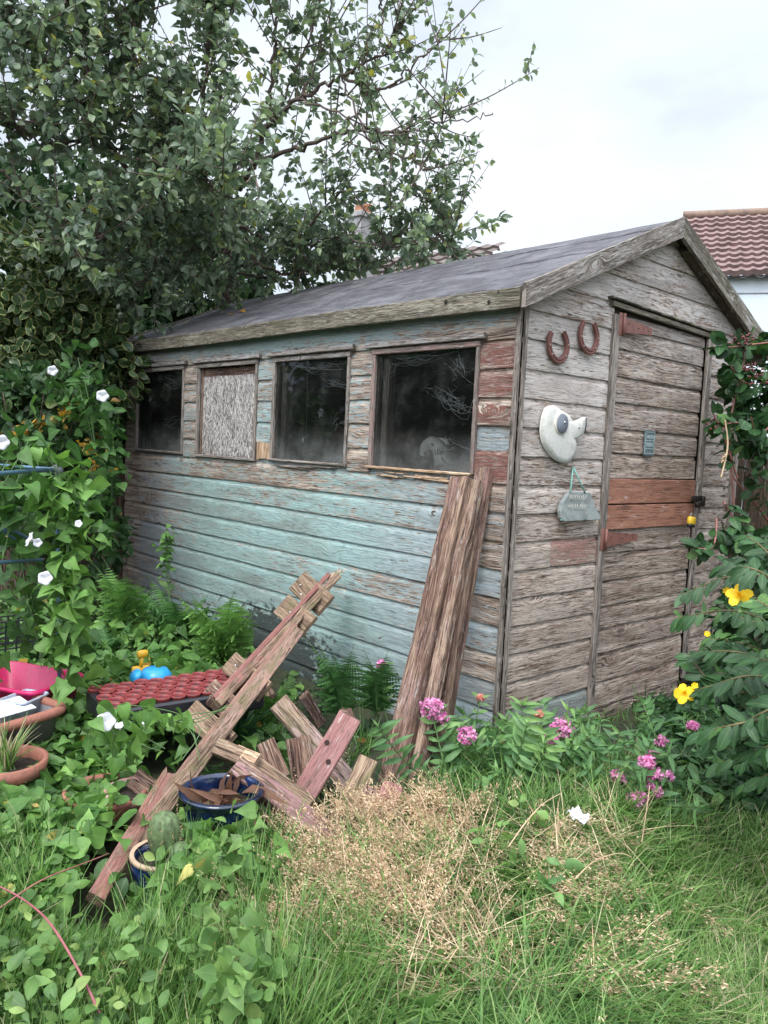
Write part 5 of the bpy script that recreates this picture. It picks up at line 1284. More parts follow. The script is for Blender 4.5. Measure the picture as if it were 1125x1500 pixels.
    for (px, py, lab, s) in ((60, 1255, 'rust-brown pot half buried in weeds near the left edge', 1.),):
        c = BP(px, py, 'z', .12); c[2] = 0; pot('terracotta_pot', c, [(0, 0), (.05 * s, 0), (.07 * s, .05), (.078 * s, .055), (.08 * s, .075), (.07 * s, .075), (.066 * s, .06)], TERRA, lab, 'flower pot', group='terracotta pots')
    # honeycomb tray of red pots
    c = [BP(160, 1000, 'z', .30), BP(316, 981, 'z', .30), BP(350, 1010, 'z', .30), BP(206, 1034, 'z', .30)]
    ce = sum(c) / 4; U = unit(c[1] - c[0] + c[2] - c[3]); V = np.cross([0, 0, 1.], U); V = V if V @ (c[3] - c[0]) > 0 else -V
    LU, LV = .64, .30; e = empty('pot_tray', (ce[0], ce[1], .2), label='black tray packed with small round red pots amid the ground cover', cat='plant tray')
    RD = dirty('faded_red_plastic', (.26, .04, .04), (.12, .035, .03), .55, 60, .42, .6, .8); t = TB(); t.rbox(ce - np.array([0, 0, .055]), U, V, (0, 0, 1), LU + .02, LV + .02, .09, .1); t.build('tray', BLK, e, False)
    t = TB(); nu, nv = 10, 5; du, dv = LU / nu, LV / nv; ptm = None
    for j in range(nv):
        for i in range(nu):
            o = ce + U * ((i + .5 + (.22 if j % 2 else -.22)) * du - LU / 2) + V * ((j + .5) * dv - LV / 2)
            if ptm is None:
                t = TB(); r = du * .50; t.lathe((0, 0, 0), [(.0, -.05), (r * .72, -.05), (r * .90, -.006), (r * .98, -.004), (r, .003), (r * .90, .005), (r * .86, -.004), (r * .66, -.040), (0, -.042)], 20)
                ptm = t.build('red_pot', RD, None); o1 = ptm
            else: o1 = ptm.copy(); COL.objects.link(o1)
            o1.parent = e; o1.location = [float(q) for q in (o - np.array(e.location) + np.array([0, 0, rng.uniform(-.003, .003)]))]
    t = TB(); L = []
    # open pink tub
    c = BP(28, 990, 'z', .30); e = empty('plastic_tub', (c[0], c[1], 0), label='bright magenta plastic tub at the left edge behind the grey trough', cat='tub'); PKM = dirty('magenta_plastic', (.60, .02, .13), (.45, .08, .14), .4, 16, .5, .7, .5)
    def tub(nm, c, U, lx, ly, h, mat, e, th=.006, lip=.012, fl=.85, rad=.25):
        U = unit(U); V = np.cross([0, 0, 1.], U); t = TB(); rings = []
        def ring(sx, sy, z, n=36):
            b = len(t.v)
            for j in range(n):
                q = 2 * math.pi * j / n; cc, ss = math.cos(q), math.sin(q); p = rad; x = math.copysign(abs(cc) ** p, cc) * sx / 2; y = math.copysign(abs(ss) ** p, ss) * sy / 2
                t.v.append(list(c + U * x + V * y + np.array([0, 0, z])))
            return b
        R = [ring(lx * fl, ly * fl, -h), ring(lx, ly, -lip), ring(lx + 2 * lip, ly + 2 * lip, -lip * .9), ring(lx + 2 * lip, ly + 2 * lip, 0), ring(lx + lip, ly + lip, .003), ring(lx - th, ly - th, 0), ring(lx * fl - th, ly * fl - th, -h + th)]
        for a, b in zip(R[:-1], R[1:]):
            for j in range(36): t.f.append((a + j, a + (j + 1) % 36, b + (j + 1) % 36, b + j))
        t.f.append(tuple(R[-1] + j for j in range(36))); t.f.append(tuple(R[0] + j for j in range(35, -1, -1))); return t.build(nm, mat, e)
    Ud = unit(BP(85, 1000, 'z', .3) - BP(0, 985, 'z', .3)); tub('shell', c + np.array([0, 0, .0]), Ud, .42, .30, .26, PKM, e, lip=.015)
    c = BP(-8, 1052, 'z', .26); e = empty('planter_trough', (c[0], c[1], 0), label='grey planter trough with a thick terracotta-coloured rim at the left edge', cat='planter')
    U2 = unit(BP(85, 1040, 'z', .28) - BP(0, 1065, 'z', .28)); tub('trough', c, U2, .42, .23, .2, plain('grey_plastic', (.16, .15, .16), .5), e)
    t = TB(); V2 = np.cross([0, 0, 1.], U2); q = np.linspace(0, 2 * math.pi, 50); P = [c + U2 * (math.copysign(abs(math.cos(a)) ** .35, math.cos(a)) * .225) + V2 * (math.copysign(abs(math.sin(a)) ** .35, math.sin(a)) * .13) + np.array([0, 0, .005]) for a in q]; t.tube(P, .019, 9, False); t.build('rim', TERRA, e)
    e2 = empty('plastic_box', (c[0], c[1], .2), label='small pale grey plastic box sitting in the planter trough', cat='box'); c3 = BP(36, 1020, 'z', .29); tub('shell', c3, U2 + V2 * .3, .15, .11, .10, plain('pale_grey_plastic', (.42, .46, .55), .4), e2, lip=.006)
    e3 = empty('ribbed_cover', (c[0], c[1], .2), label='white ribbed plastic lid propped in the planter trough', cat='lid'); WP_ = plain('white_sheet_plastic', (.74, .76, .78), .35, var=.05); t = TB(); c4 = BP(12, 1036, 'z', .28); N4 = unit(np.array([.35, -.4, 1.]))
    t.rbox(c4, U2, np.cross(N4, U2), N4, .17, .11, .008, .3); lid = t.build('lid', WP_, e3, False); t = TB()
    for i in range(5): t.rbox(c4 + N4 * .006 + np.cross(N4, U2) * (i - 2) * .02, U2, np.cross(N4, U2), N4, .14, .006, .004, .2)
    t.build('ribs', WP_, lid, False)
    # toys behind the tray
    c = BP(228, 984, 'z', .30); OR = plain('yellow_plastic_toy', (.75, .40, .03), .4, var=.05); BL = plain('sky_blue_plastic', (.02, .27, .55), .35, var=.05)
    e = empty('toy_watering_can', (c[0], c[1], .1), label='blue plastic toy can half hidden behind the tray of red pots', cat='toy'); t = TB(); t.lathe(c - np.array([0, 0, .16]), [(0, 0), (.06, 0), (.075, .06), (.07, .15), (.05, .175), (0, .18)], 20); t.build('body', BL, e)
    t = TB(); d = BP(203, 988, 'z', .31) - c; t.tube(bez([c + d * .4 - [0, 0, .05], c + d * .9 - [0, 0, .02], c + d * 1.2 + [0, 0, .0]], 5), np.linspace(.02, .03, 11), 10); t.build('spout', BL, e)
    c = BP(206, 980, 'z', .27); e = empty('toy_spade', (c[0], c[1], .1), label='orange-yellow plastic toy spade stuck in the leaves behind the red pots', cat='toy'); t = TB(); t.rbox(c - np.array([0, 0, .02]), U, V, (0, 0, 1), .08, .02, .07, .2); t.build('blade', OR, e)
    t = TB(); t.tube([c + [0, 0, .0], c + np.array([.01, 0, .06])], .009, 8); t.rbox(c + np.array([.015, 0, .075]), U, V, (0, 0, 1), .05, .02, .035, .3); t.build('handle', OR, e)
    # small dark crate behind, at the left edge
    c = BP(10, 920, 'z', .25); e = empty('wire_crate', (c[0], c[1], .1), label='small black lattice crate at the left edge under the bindweed', cat='crate'); t = TB()
    for i in range(6):
        for s in (-1, 1): t.rbox(c + np.array([.0, .0, i * .03 - .1]) + np.array([.07 * s, 0, 0]), (0, 1, 0), (1, 0, 0), (0, 0, 1), .28, .006, .008); t.rbox(c + np.array([0, .14 * s, i * .03 - .1]), (1, 0, 0), (0, 1, 0), (0, 0, 1), .15, .006, .008)
    for s in (-1, 1):
        for i in range(6): t.rbox(c + np.array([.07 * s, -.14 + i * .056, -.03]), (0, 1, 0), (1, 0, 0), (0, 0, 1), .008, .008, .17)
    t.build('lattice', BLK, e, False)
pots()
def airer():
    MT = plain('blue_coated_tube', (.10, .19, .28), .35, .3); e = empty('clothes_airer', BP(60, 1000, 'z', 0), label='blue tubular clothes airer overgrown with bindweed at the left edge', cat='clothes airer')
    c = PD(83, 688, 3.35); down = np.array([.02, .02, -1.]); L1 = PD(-140, 702, 2.55); L2 = PD(-150, 672, 3.9)
    for (nm, P, r) in (('tube', [c, L1], .0085), ('tube', [c, PD(20, 683, 3.7), L2], .008), ('tube', [c, c + down * 1.15], .0085), ('tube', [PD(62, 820, 3.4), PD(-140, 833, 2.75)], .008), ('tube', [PD(-40, 770, 3.1), PD(22, 778, 3.3), PD(60, 800, 3.4)], .007), ('tube', [PD(-60, 735, 3.1), PD(0, 775, 3.25), PD(22, 790, 3.3)], .006), ('tube', [L1, L1 + down * 1.15], .0085)):
        t = TB(); t.tube(P, r, 9); t.build(nm, MT, e)
    t = TB(); t.tube([c + np.array([-.02, -.01, 0]), c + np.array([.02, .01, 0])], .014, 10); t.rbox(c, (1, .5, 0), (0, 0, 1), (-.5, 1, 0), .03, .04, .02, .3); t.build('joint', plain('grey_joint_plastic', (.25, .27, .29), .5), e)
airer()
def litter():
    c = BP(848, 1194, 'z', .14); rr = random.Random(6); n = 9; v = []; f = []
    for i in range(n):
        for j in range(n): v.append(c + np.array([(i - 4) * .0075 + rr.gauss(0, .002), (j - 4) * .007 + rr.gauss(0, .002), rr.gauss(0, .0025) + .004 * math.sin(i * 1.3) + .005 * math.sin(j * 1.7 + i) - .004 * (i - 4) * .5]))
    for i in range(n - 1):
        for j in range(n - 1): f.append((i * n + j, (i + 1) * n + j, (i + 1) * n + j + 1, i * n + j + 1))
    o = simple_mesh('crumpled_paper', v, f, plain('white_tissue', (.62, .65, .74), .7, var=.03), None, False); tag(o, 'scrap of crumpled white paper caught in the grass below the pink flowers', 'litter')
    s = o.modifiers.new('thick', 'SOLIDIFY'); s.thickness = .0015
litter()
for i, (x, y, lab, s) in enumerate([(350, 457, 'orange-brown fallen leaf, larger of the close pair on the roof felt', .085), (339, 461, 'yellow fallen leaf beside the orange-brown one on the roof', .07), (277, 472, 'pale fallen leaf lying left of the close pair on the roof', .055), (211, 487, 'small pale fallen leaf nearest the far end of the roof edge', .05), (325, 459, 'thin cream fallen leaf just left of the pair on the roof', .06)]):
    r = ray(x, y); nn = np.array([0, -SLOPE, 1.]); p0 = np.array([0, RY, RZ + .018]); p = CC + r * (((p0 - CC) @ nn) / (r @ nn)); F = Fol()
    F.add(np.array([p + [0, 0, .006]]), np.array([[math.cos(i * 2 + .3), .3 * math.sin(i * 2), .13 * math.sin(i * 2)]]), np.array([[0, -.43, 1.]]), np.array([s * 1.1]), T_OV, np.array([(.1, .5, .95, .9, .8)[i]]))
    o = F.build('fallen_leaf', LM_FALL); tag(o, lab, 'leaf', 'fallen leaves on the shed roof')
    o['kind'] = None; del o['kind']

# ================================================================== GROUND VEGETATION
# clear spots the growth leaves around the things standing in it: px ellipse and how far back the thing is
KEEP = [(325, 1158, 52, 24, 'z', .2), (240, 1240, 34, 22, 'z', .12), (255, 1005, 108, 36, 'z', .3), (20, 1035, 60, 34, 'z', .28), (40, 985, 60, 16, 'z', .3), (205, 1168, 34, 22, 'z', .1),
        (6, 1108, 22, 22, 'z', .15), (222, 984, 12, 6, 'z', .3), (560, 1178, 30, 36, 'z', .08), (320, 1340, 26, 62, 'z', .03), (848, 1194, 22, 12, 'z', .1), 
        (345, 1060, 34, 36, 'z', .15), (185, 862, 42, 46, 'z', .1), (325, 915, 34, 52, 'z', .1), (262, 890, 40, 34, 'z', .1)]
SEGS = [((138, 1326), (255, 1125), 58), ((205, 1225), (435, 925), 32), ((310, 1035), (495, 840), 16), ((407, 1028), (512, 1148), 20), ((442, 1165), (519, 1040), 22), ((480, 1228), (344, 1124), 22), ((450, 1178), (318, 1093), 18), ((388, 1086), (412, 1140), 16), ((438, 1080), (444, 1130), 18), ((500, 1190), (540, 1112), 18),
        ((560, 1135), (680, 700), 30), ((600, 1130), (703, 702), 30), ((640, 1060), (712, 684), 24), ((336, 969), (388, 1014), 20), ((278, 1040), (335, 1090), 20), ((436, 851), (478, 888), 20), ((413, 885), (453, 919), 20), ((200, 1145), (250, 1180), 18)]
def keep_mask(P, jit=6, strength=.97):
    x, y, d = px_of(P); x = x + rng.normal(0, jit, len(x)); y = y + rng.normal(0, jit, len(x)); bad = np.zeros(len(x), bool)
    for (cx, cy, rx, ry, a, z) in KEEP:
        tt = t_of(BP(cx, cy, 'z', z)); bad |= (((x - cx) / rx) ** 2 + ((y - cy) / ry) ** 2 < 1) & (d < tt + .25)
    for (a, b, w) in SEGS:
        ax, ay = a; bx, by = b; L2 = (bx - ax) ** 2 + (by - ay) ** 2; s = np.clip(((x - ax) * (bx - ax) + (y - ay) * (by - ay)) / L2, 0, 1)
        bad |= np.hypot(x - ax - s * (bx - ax), y - ay - s * (by - ay)) < w
    return ~(bad & (rng.random(len(x)) < strength))
def scatter(n, x0, x1, y0, y1, z=0.):
    px = rng.uniform(x0, x1, n); py = rng.uniform(y0, y1, n); d = np.stack([(px - 562.5) / CF, (750 - py) / CF, -np.ones(n)], -1) @ CR.T
    t = (z - CC[2]) / d[:, 2]; P = CC + d * t[:, None]; ok = (t > 0) & (t < 40); P = P[ok]
    inside = (P[:, 0] < .03) & (P[:, 0] > -SL - .05) & (P[:, 1] > -.05) & (P[:, 1] < SWD + .05); P = P[~inside]; P[:, 2] = ground_z(P[:, 0], P[:, 1]); return P
def dens(P, s=2.3, ph=0.):
    return .5 + .5 * np.sin(P[:, 0] * s + ph) * np.cos(P[:, 1] * s * 1.2 + ph * 1.7) * .6 + .25 * np.sin(P[:, 0] * s * 2.7 + 1 + ph) * np.sin(P[:, 1] * s * 3.1)
def heap(px, py, cx, cy, rx, ry): return np.exp(-(((px - cx) / rx) ** 2 + ((py - cy) / ry) ** 2))
def cover_height(P):
    """how tall the leafy cover stands, metres"""
    x, y, d = px_of(P); h = .10 + .16 * dens(P, 2.1) + .22 * heap(x, y, 60, 900, 90, 60) + .14 * heap(x, y, 240, 1060, 90, 40) + .12 * heap(x, y, 240, 930, 120, 50)
    h = np.where(x > 420, h * .5, h); h *= 1 - .6 * sstep(x, 330, 420) * (1 - sstep(x, 560, 640)); return h
def ground_cover():
    def layer(name, lab, n, T, size, mat, tone, box, cond=None, hs=1., up=1.3, tv=.2, jit=.5):
        P = scatter(n, *box, .12); x, y, d = px_of(P)
        if cond is not None: P = P[cond(x, y, P)]
        h = cover_height(P) * hs; q = rng.random(len(P)) ** .55; P2 = P + np.stack([rng.normal(0, .02, len(P)), rng.normal(0, .02, len(P)), h * q], -1)
        k = len(P2); a = rng.uniform(0, 6.28, k); D = np.stack([np.cos(a), np.sin(a), rng.normal(-.15, jit, k)], -1); kp = keep_mask(P2 + D * size * .5); P2 = P2[kp]; D = D[kp]; k = len(P2)
        F = Fol(); F.add(P2, D, rdir(k, up) + np.array([.15, -.25, 0]), size * rng.uniform(.5, 1.3, k), T, np.where(rng.random(k) < .015, 1., np.minimum(tone + rng.normal(0, tv, k), .88))); o = F.build(name, mat)
        return tag(o, lab, 'ground cover', kind='stuff')
    left = lambda x, y, P: (x < 440 - (y - 1330).clip(0) * .4) & ((y < 1380) | (rng.random(len(x)) < .35)) & (P[:, 1] < -.1)
    layer('bindweed_cover', 'heart-leaved bindweed spreading over the pots and soil on the left', 8500, T_HEART, .078, LM_BIND, .45, (-160, 430, 900, 1330), left)
    layer('weed_cover', 'mixed broad-leaved weeds among the pots on the left', 14000, T_OV, .062, LM_COVER, .45, (-200, 470, 880, 1400), left, .9)
    layer('low_weed_cover', 'small dark weeds filling the gaps near the shed wall', 9000, T_OBL, .05, LM_IVY, .35, (-100, 760, 900, 1180), lambda x, y, P: (P[:, 1] < -.04), .7)
    layer('foreground_weeds', 'scattered broad-leaved weeds coming up through the foreground grass', 1500, T_ROUND, .042, LM_COVER, .5, (-200, 700, 1240, 1700), lambda x, y, P: (dens(P, 3.1, 1.) > .45) & (rng.random(len(x)) < np.clip(1.25 - x / 520, .06, 1)), 1.1)
    layer('foreground_seedlings', 'small pointed-leaved seedlings among the foreground grass', 3800, T_OV, .042, LM_COVER, .6, (-200, 800, 1230, 1700), lambda x, y, P: (rng.random(len(x)) < np.clip(1.2 - x / 560, .1, 1)), 1.2)
    layer('broad_weeds', 'larger pale broad-leaved weeds in the long grass below the timber', 1500, T_HEART, .05, LM_COVER, .6, (300, 640, 1230, 1560), lambda x, y, P: dens(P, 4.4, .5) > .5, 2.0, tv=.12)
    layer('leaf_litter', 'turned and fallen leaves caught among the weeds on the left', 420, T_OV, .05, LM_FALL, .4, (-100, 450, 900, 1330), left, .95)
    layer('shade_weeds', 'dark leafy undergrowth below the shrub on the right', 7000, T_OV, .06, LM_HYP, .3, (950, 1400, 1000, 1160), lambda x, y, P: (P[:, 1] > .15), 1.0)
ground_cover()
def grass():
    F = Fol()
    def zone(n, box, L, w, tone, cond, lean=(.1, .5), H=None, droop=1., z=.06, tv=.18):
        P = scatter(n, *box, z); x, y, d = px_of(P); P = P[cond(x, y, P)]
        kk = len(P); Ls = L * rng.uniform(.5, 1.25, kk); tip = P + np.stack([np.zeros(kk), np.zeros(kk), Ls * .6], -1)
        m = keep_mask(tip) & keep_mask(P + np.array([0, 0, .04])); P = P[m]; Ls = Ls[m]; k = len(P); x, y, d = px_of(P)
        cl = np.sin(P[:, 0] * 5 + 2 * np.sin(P[:, 1] * 4)) * 2.2 + np.sin(P[:, 1] * 6.3) * 1.5
        Hd = (cl if H is None else H + cl * .45) + rng.normal(0, 1.25, k); lean = (lean[0], lean[1] * 1.25)
        F.blades(P, Hd, rng.uniform(*lean, k), Ls, w * rng.uniform(.6, 1.3, k) * np.where(rng.random(k) < .12, 2.1, 1.), tone + rng.normal(0, tv, k) + .16 * (dens(P, 3.3) - .5), droop)
    # tall upright grass at the lower left, tangled long grass in the middle, soft lawn on the right
    zone(16000, (-200, 620, 1230, 1700), .25, .0045, .54, lambda x, y, P: x < 400 + 220 * rng.random(len(x)) * (y > 1420), (.0, .35), None, .7)
    zone(42000, (330, 1000, 1170, 1700), .27, .0042, .52, lambda x, y, P: (x > 380), (.3, 1.1), None, 1.2)
    zone(42000, (700, 1420, 1090, 1700), .13, .003, .68, lambda x, y, P: (x > 800) | (y < 1200), (.1, .7), 1.2, 1.0)
    zone(3800, (-100, 1000, 1200, 1700), .30, .0085, .62, lambda x, y, P: x > -100, (.5, 1.3), None, 1.3)
    zone(9000, (380, 1000, 1060, 1200), .16, .0035, .42, lambda x, y, P: P[:, 1] < .1, (.0, .5))
    zone(6000, (-150, 400, 960, 1320), .16, .004, .4, lambda x, y, P: dens(P, 4) > .5, (.0, .5))
    tag(F.build('grass', LM_GRASS), 'long tangled green grass over the garden floor', 'grass', kind='stuff')
    # far lawn behind and to the sides, coarser
    F2 = Fol(); k = 46000; P = np.stack([rng.uniform(-5, 6, k), rng.uniform(-4.5, 5, k), np.zeros(k)], -1); x_, y_, d_ = px_of(P); inv = (x_ > -160) & (x_ < 1180) & (y_ > 900) & (y_ < 1640) & (P[:, 1] < .6); ins = (P[:, 0] < .05) & (P[:, 0] > -SL - .1) & (P[:, 1] > -.06) & (P[:, 1] < SWD + .1); P = P[~inv & ~ins & (np.hypot(P[:, 0] - CC[0], P[:, 1] - CC[1]) > .35)]; k = len(P); P[:, 2] = ground_z(P[:, 0], P[:, 1]); F2.blades(P, rng.uniform(0, 6.28, k), rng.uniform(.1, .8, k), rng.uniform(.08, .2, k), np.full(k, .006), .4 + rng.normal(0, .15, k)); tag(F2.build('rough_grass', LM_GRASS), 'rough grass over the rest of the garden round the shed', 'grass', kind='stuff')
    # bleached seed heads
    F = Fol(); S = Fol(); B = TB()
    spots = [(640, 1220, 42, 130), (700, 1250, 42, 120), (580, 1340, 60, 150), (480, 1290, 60, 110), (470, 1390, 60, 90), (620, 1370, 55, 110), (760, 1240, 28, 50), (890, 1420, 50, 12), (800, 1370, 22, 26), (860, 1450, 30, 14), (930, 1290, 60, 8), (540, 1190, 50, 26), (800, 1220, 40, 16), (690, 1330, 50, 70), (760, 1300, 50, 70), (780, 1400, 40, 26), (700, 1420, 50, 36), (540, 1260, 55, 110), (620, 1290, 60, 110), (520, 1330, 60, 110), (700, 1370, 50, 50)]
    for (cx, cy, r, n) in spots:
        n = int(n * .27)
        P = scatter(n, cx - r, cx + r, cy - r * .5, cy + r * .5, .08); k = len(P); P[:, 2] += .03; hd = rng.normal(2.9 if cx < 750 else 0.5, .6, k)
        Ls = rng.uniform(.18, .34, k); S.blades(P, hd, rng.uniform(.7, 1.4, k), Ls, np.full(k, .0026), rng.uniform(.4, 1, k), .35, 5)
        for p, h_, l in zip(P, hd, Ls):
            b = p + np.array([math.cos(h_) * l * .55, math.sin(h_) * l * .55, l * .42]); d = unit(np.array([math.cos(h_), math.sin(h_), rng.uniform(-.5, .35)])); m = 95; s = rng.random(m)
            Q = b + d * (s * .15)[:, None] + rng.normal(0, 1, (m, 3)) * (.022 * (1 - s) ** .7 * np.sin(np.clip(s * 3 + .2, 0, 1.57)) + .002)[:, None]; F.add(Q, d + rdir(m) * .45, rdir(m), np.stack([rng.uniform(.006, .012, m), np.full(m, .011)], -1), T_LANCE, rng.random(m))
    k = 3200; P = scatter(k, 400, 940, 1190, 1470, .05); P = P[dens(P, 5.5, 2.) > .5]; k = len(P); P[:, 2] += rng.uniform(0, .10, k); S.blades(P, rng.normal(2.9, 1.2, k), rng.uniform(.9, 1.5, k), rng.uniform(.12, .3, k), np.full(k, .0028), rng.uniform(.3, 1, k), .3, 4)
    o = F.build('seed_heads', LM_DRY); tag(o, 'bleached tan seed heads collapsed over the long grass', 'dry grass', kind='stuff'); tag(S.build('dry_grass', LM_DRY), 'bleached straw stems lying in the long grass', 'dry grass', kind='stuff')
grass()

# ---- ferns
def fern(px, py, n, L, tone, lab, hd=0., sp=3.1, mat=LM_FERN, lean=(.25, .7), fine=1., zb=.0):
    c = BP(px, py, 'z', .1); c[2] = zb; e = empty('fern', c, label=lab, cat='fern', group='ferns in front of the shed')
    for i in range(n):
        F = Fol(); B = TB(); a = hd + (i / max(1, n - 1) - .5) * sp * 2 + rng.normal(0, .15); ln = L * rng.uniform(.8, 1.1); le = rng.uniform(*lean); k = 30
        t = np.linspace(0, 1, k); an = le * .5 + t ** 1.4 * (le + .55); dl = ln / k; r = np.cumsum(np.sin(an)) * dl; z = np.cumsum(np.cos(an)) * dl
        C = np.stack([c[0] + r * math.cos(a), c[1] + r * math.sin(a), c[2] + z], -1); C[:, 1] = np.minimum(C[:, 1], -.03); B.tube(C, np.linspace(.0032, .0008, k), 4, False)
        T = np.gradient(C, axis=0); T /= np.linalg.norm(T, axis=1)[:, None]; sd_ = np.array([-math.sin(a), math.cos(a), 0.]); m = int(26 * fine); s = np.linspace(.16, .99, m); ii = (s * (k - 1)).astype(int)
        N = np.cross(T[ii], sd_); pl = ln * .27 * np.sin(np.clip(s * 1.02 + .08, 0, 1) * math.pi) ** .7 * (1.12 - s * .62)
        for sg in (-1, 1):
            D = sd_ * sg + T[ii] * .38 + np.array([0, 0, -.10]) + rng.normal(0, .05, (m, 3)); F.add(C[ii], D, N + rng.normal(0, .12, (m, 3)), np.stack([pl, pl * 1.15], -1), T_PINNA, tone + rng.normal(0, .1, m) + s * .2)
        f = F.build('frond', mat, e); B.build('stalk', GSTEM, f)
fern(186, 925, 8, .60, .8, 'light green fern at the left with its fronds against the dark climber', -1.2, 1.5, lean=(.05, .35))
fern(160, 950, 5, .38, .3, 'low dark fern below the light green one at the left', -1.2, 1.9)
fern(262, 935, 8, .52, .45, 'dull green fern growing at the foot of the turquoise wall', -1.0, 2.0)
fern(325, 965, 9, .58, .95, 'bright lime fern with hanging fronds in front of the stained boards', -.9, 1.5, lean=(.1, .5))
fern(245, 985, 4, .30, .25, 'small dark fern behind the tray of red pots', -1.4, 1.5)
fern(395, 1035, 5, .34, .75, 'small bright fern under the slanting rails', -.8, 2.0)
fern(500, 1035, 4, .46, .35, 'upright feathery fern, left one of two on the wall near the leaning rails', -1.6, 1.1, lean=(.02, .22), fine=1.3)
fern(553, 1030, 4, .40, .35, 'upright feathery fern, right one of two by the leaning rails', -1.4, 1.0, lean=(.02, .25), fine=1.3)
fern(345, 1000, 4, .26, .55, 'half-hidden fern beside the blackened lower boards', -1.0, 1.8)

# ---- red valerian
def flower_head(e, c, r, mat=LM_PINK, tone=.5):
    F = Fol(); k = int(70 * (r / .04) ** 1.2) + 12; d = rdir(k, .35); P = c + d * r * rng.uniform(.55, 1., k)[:, None] * np.array([1, 1, .85])
    for j in range(5): F.add(P, d * .5 + rdir(k) * .9, d, rng.uniform(.008, .013, k), T_PET, tone + rng.normal(0, .25, k))
    F.build('flower_head', mat, e)
def valerian(px, py, lab, heads, n, H=.34, tone=.55, dist=None):
    c = BP(px, py, 'z', .05); c[2] = ground_z(c[0], c[1]); e = empty('valerian', c, label=lab, cat='flowering plant', group='pink valerian beside the shed'); F = Fol(); B = TB(); tc = t_of(c + [0, 0, .2])
    tips = [(PD(x, y, tc + dd), r) for (x, y, r, dd) in heads]
    st = [t for t, r in tips] + [c + np.array([rng.normal(0, .13), rng.normal(0, .10), H * rng.uniform(.5, 1.)]) for _ in range(n)]
    for i, tp in enumerate(st):
        tp = np.array(tp)
        if tp[0] < .06: tp[1] = min(tp[1], -.05)
        b = c + rng.normal(0, .04, 3) * [1, 1, 0] + (tp - c) * [.25, .25, 0]; S = bez([b, (b + tp) / 2 + rng.normal(0, .012, 3), tp], 8); B.tube(S, np.linspace(.004, .002, len(S)), 5, False)
        L = np.linalg.norm(tp - b); along(F, S, max(4, int(L / .036)), .082, T_LANCE, tone, .14, pairs=True, hint=unit(np.array([rng.normal(0, .4), rng.normal(0, .4), 1.])) if i % 2 else unit(np.array([.3, -1, .6])), start=.12)
        F.add(np.tile(tp, (4, 1)), rdir(4, .6), rdir(4, .4), rng.uniform(.03, .05, 4), T_LANCE, np.full(4, tone + .3))
    F.build('leaves', LM_VAL, e); B.build('stems', GSTEM, e)
    for (tp, r) in tips: flower_head(e, tp + np.array([0, 0, .01]), r * 1.12 * tc / CF)
    return e
valerian(665, 1130, 'valerian with two pink flower heads in front of the leaning rails', [(632, 1040, 17, 0), (684, 1081, 12, -.05), (648, 1056, 8, 0)], 9, .30)
valerian(745, 1135, 'valerian with large pale leaves and faded orange buds at the shed corner', [], 13, .36, .75)
e_ = valerian(800, 1125, 'valerian with a column of pink flower heads against the gable boards', [(822, 1071, 15, 0), (806, 1086, 12, 0), (803, 1110, 11, 0), (810, 1145, 9, -.1)], 9, .28)
valerian(870, 1110, 'leafy flowerless valerian below the door', [], 14, .24, .5)
valerian(915, 1150, 'valerian with a single pink head between the taller groups', [(906, 1143, 11, -.05)], 8, .22, .4)
valerian(955, 1170, 'tallest valerian cluster with many pink heads at the lower right', [(957, 1109, 9, 0), (948, 1121, 10, -.05), (960, 1141, 13, -.05), (978, 1141, 8, -.05), (932, 1177, 12, -.1), (952, 1155, 9, -.05), (940, 1172, 8, -.1), (968, 1090, 7, 0), (965, 1165, 6, -.1)], 7, .26, .4)
valerian(1005, 1110, 'small valerian with one pink head in the shade under the shrub', [(1016, 1068, 8, 0)], 6, .2, .4)
for (x, y, r, bx, by, lab, m) in ((704, 1022, 5, 700, 1120, 'orange-pink faded flower in front of the blue-grey boards', LM_ORANGE), (790, 1046, 5, 795, 1125, 'faded orange flower against the gable near the corner', LM_ORANGE), (558, 973, 6, 570, 1060, 'small pink flower left of the leaning rails', LM_PINK)):
    c = BP(bx, by, 'z', .02); c[2] = 0; e = empty('valerian', c, label=lab, cat='flowering plant', group='pink valerian beside the shed'); tp = PD(x, y, t_of(c) + .05); F = Fol(); B = TB(); S = bez([c, (c + tp) / 2 + rng.normal(0, .01, 3), tp], 6); B.tube(S, .0028, 5); along(F, S, 7, .07, T_LANCE, .7, .1, pairs=True, hint=(.2, -1, .6), start=.3); F.build('leaves', LM_VAL, e); B.build('stem', GSTEM, e); flower_head(e, tp, r * t_of(tp) / CF, m)

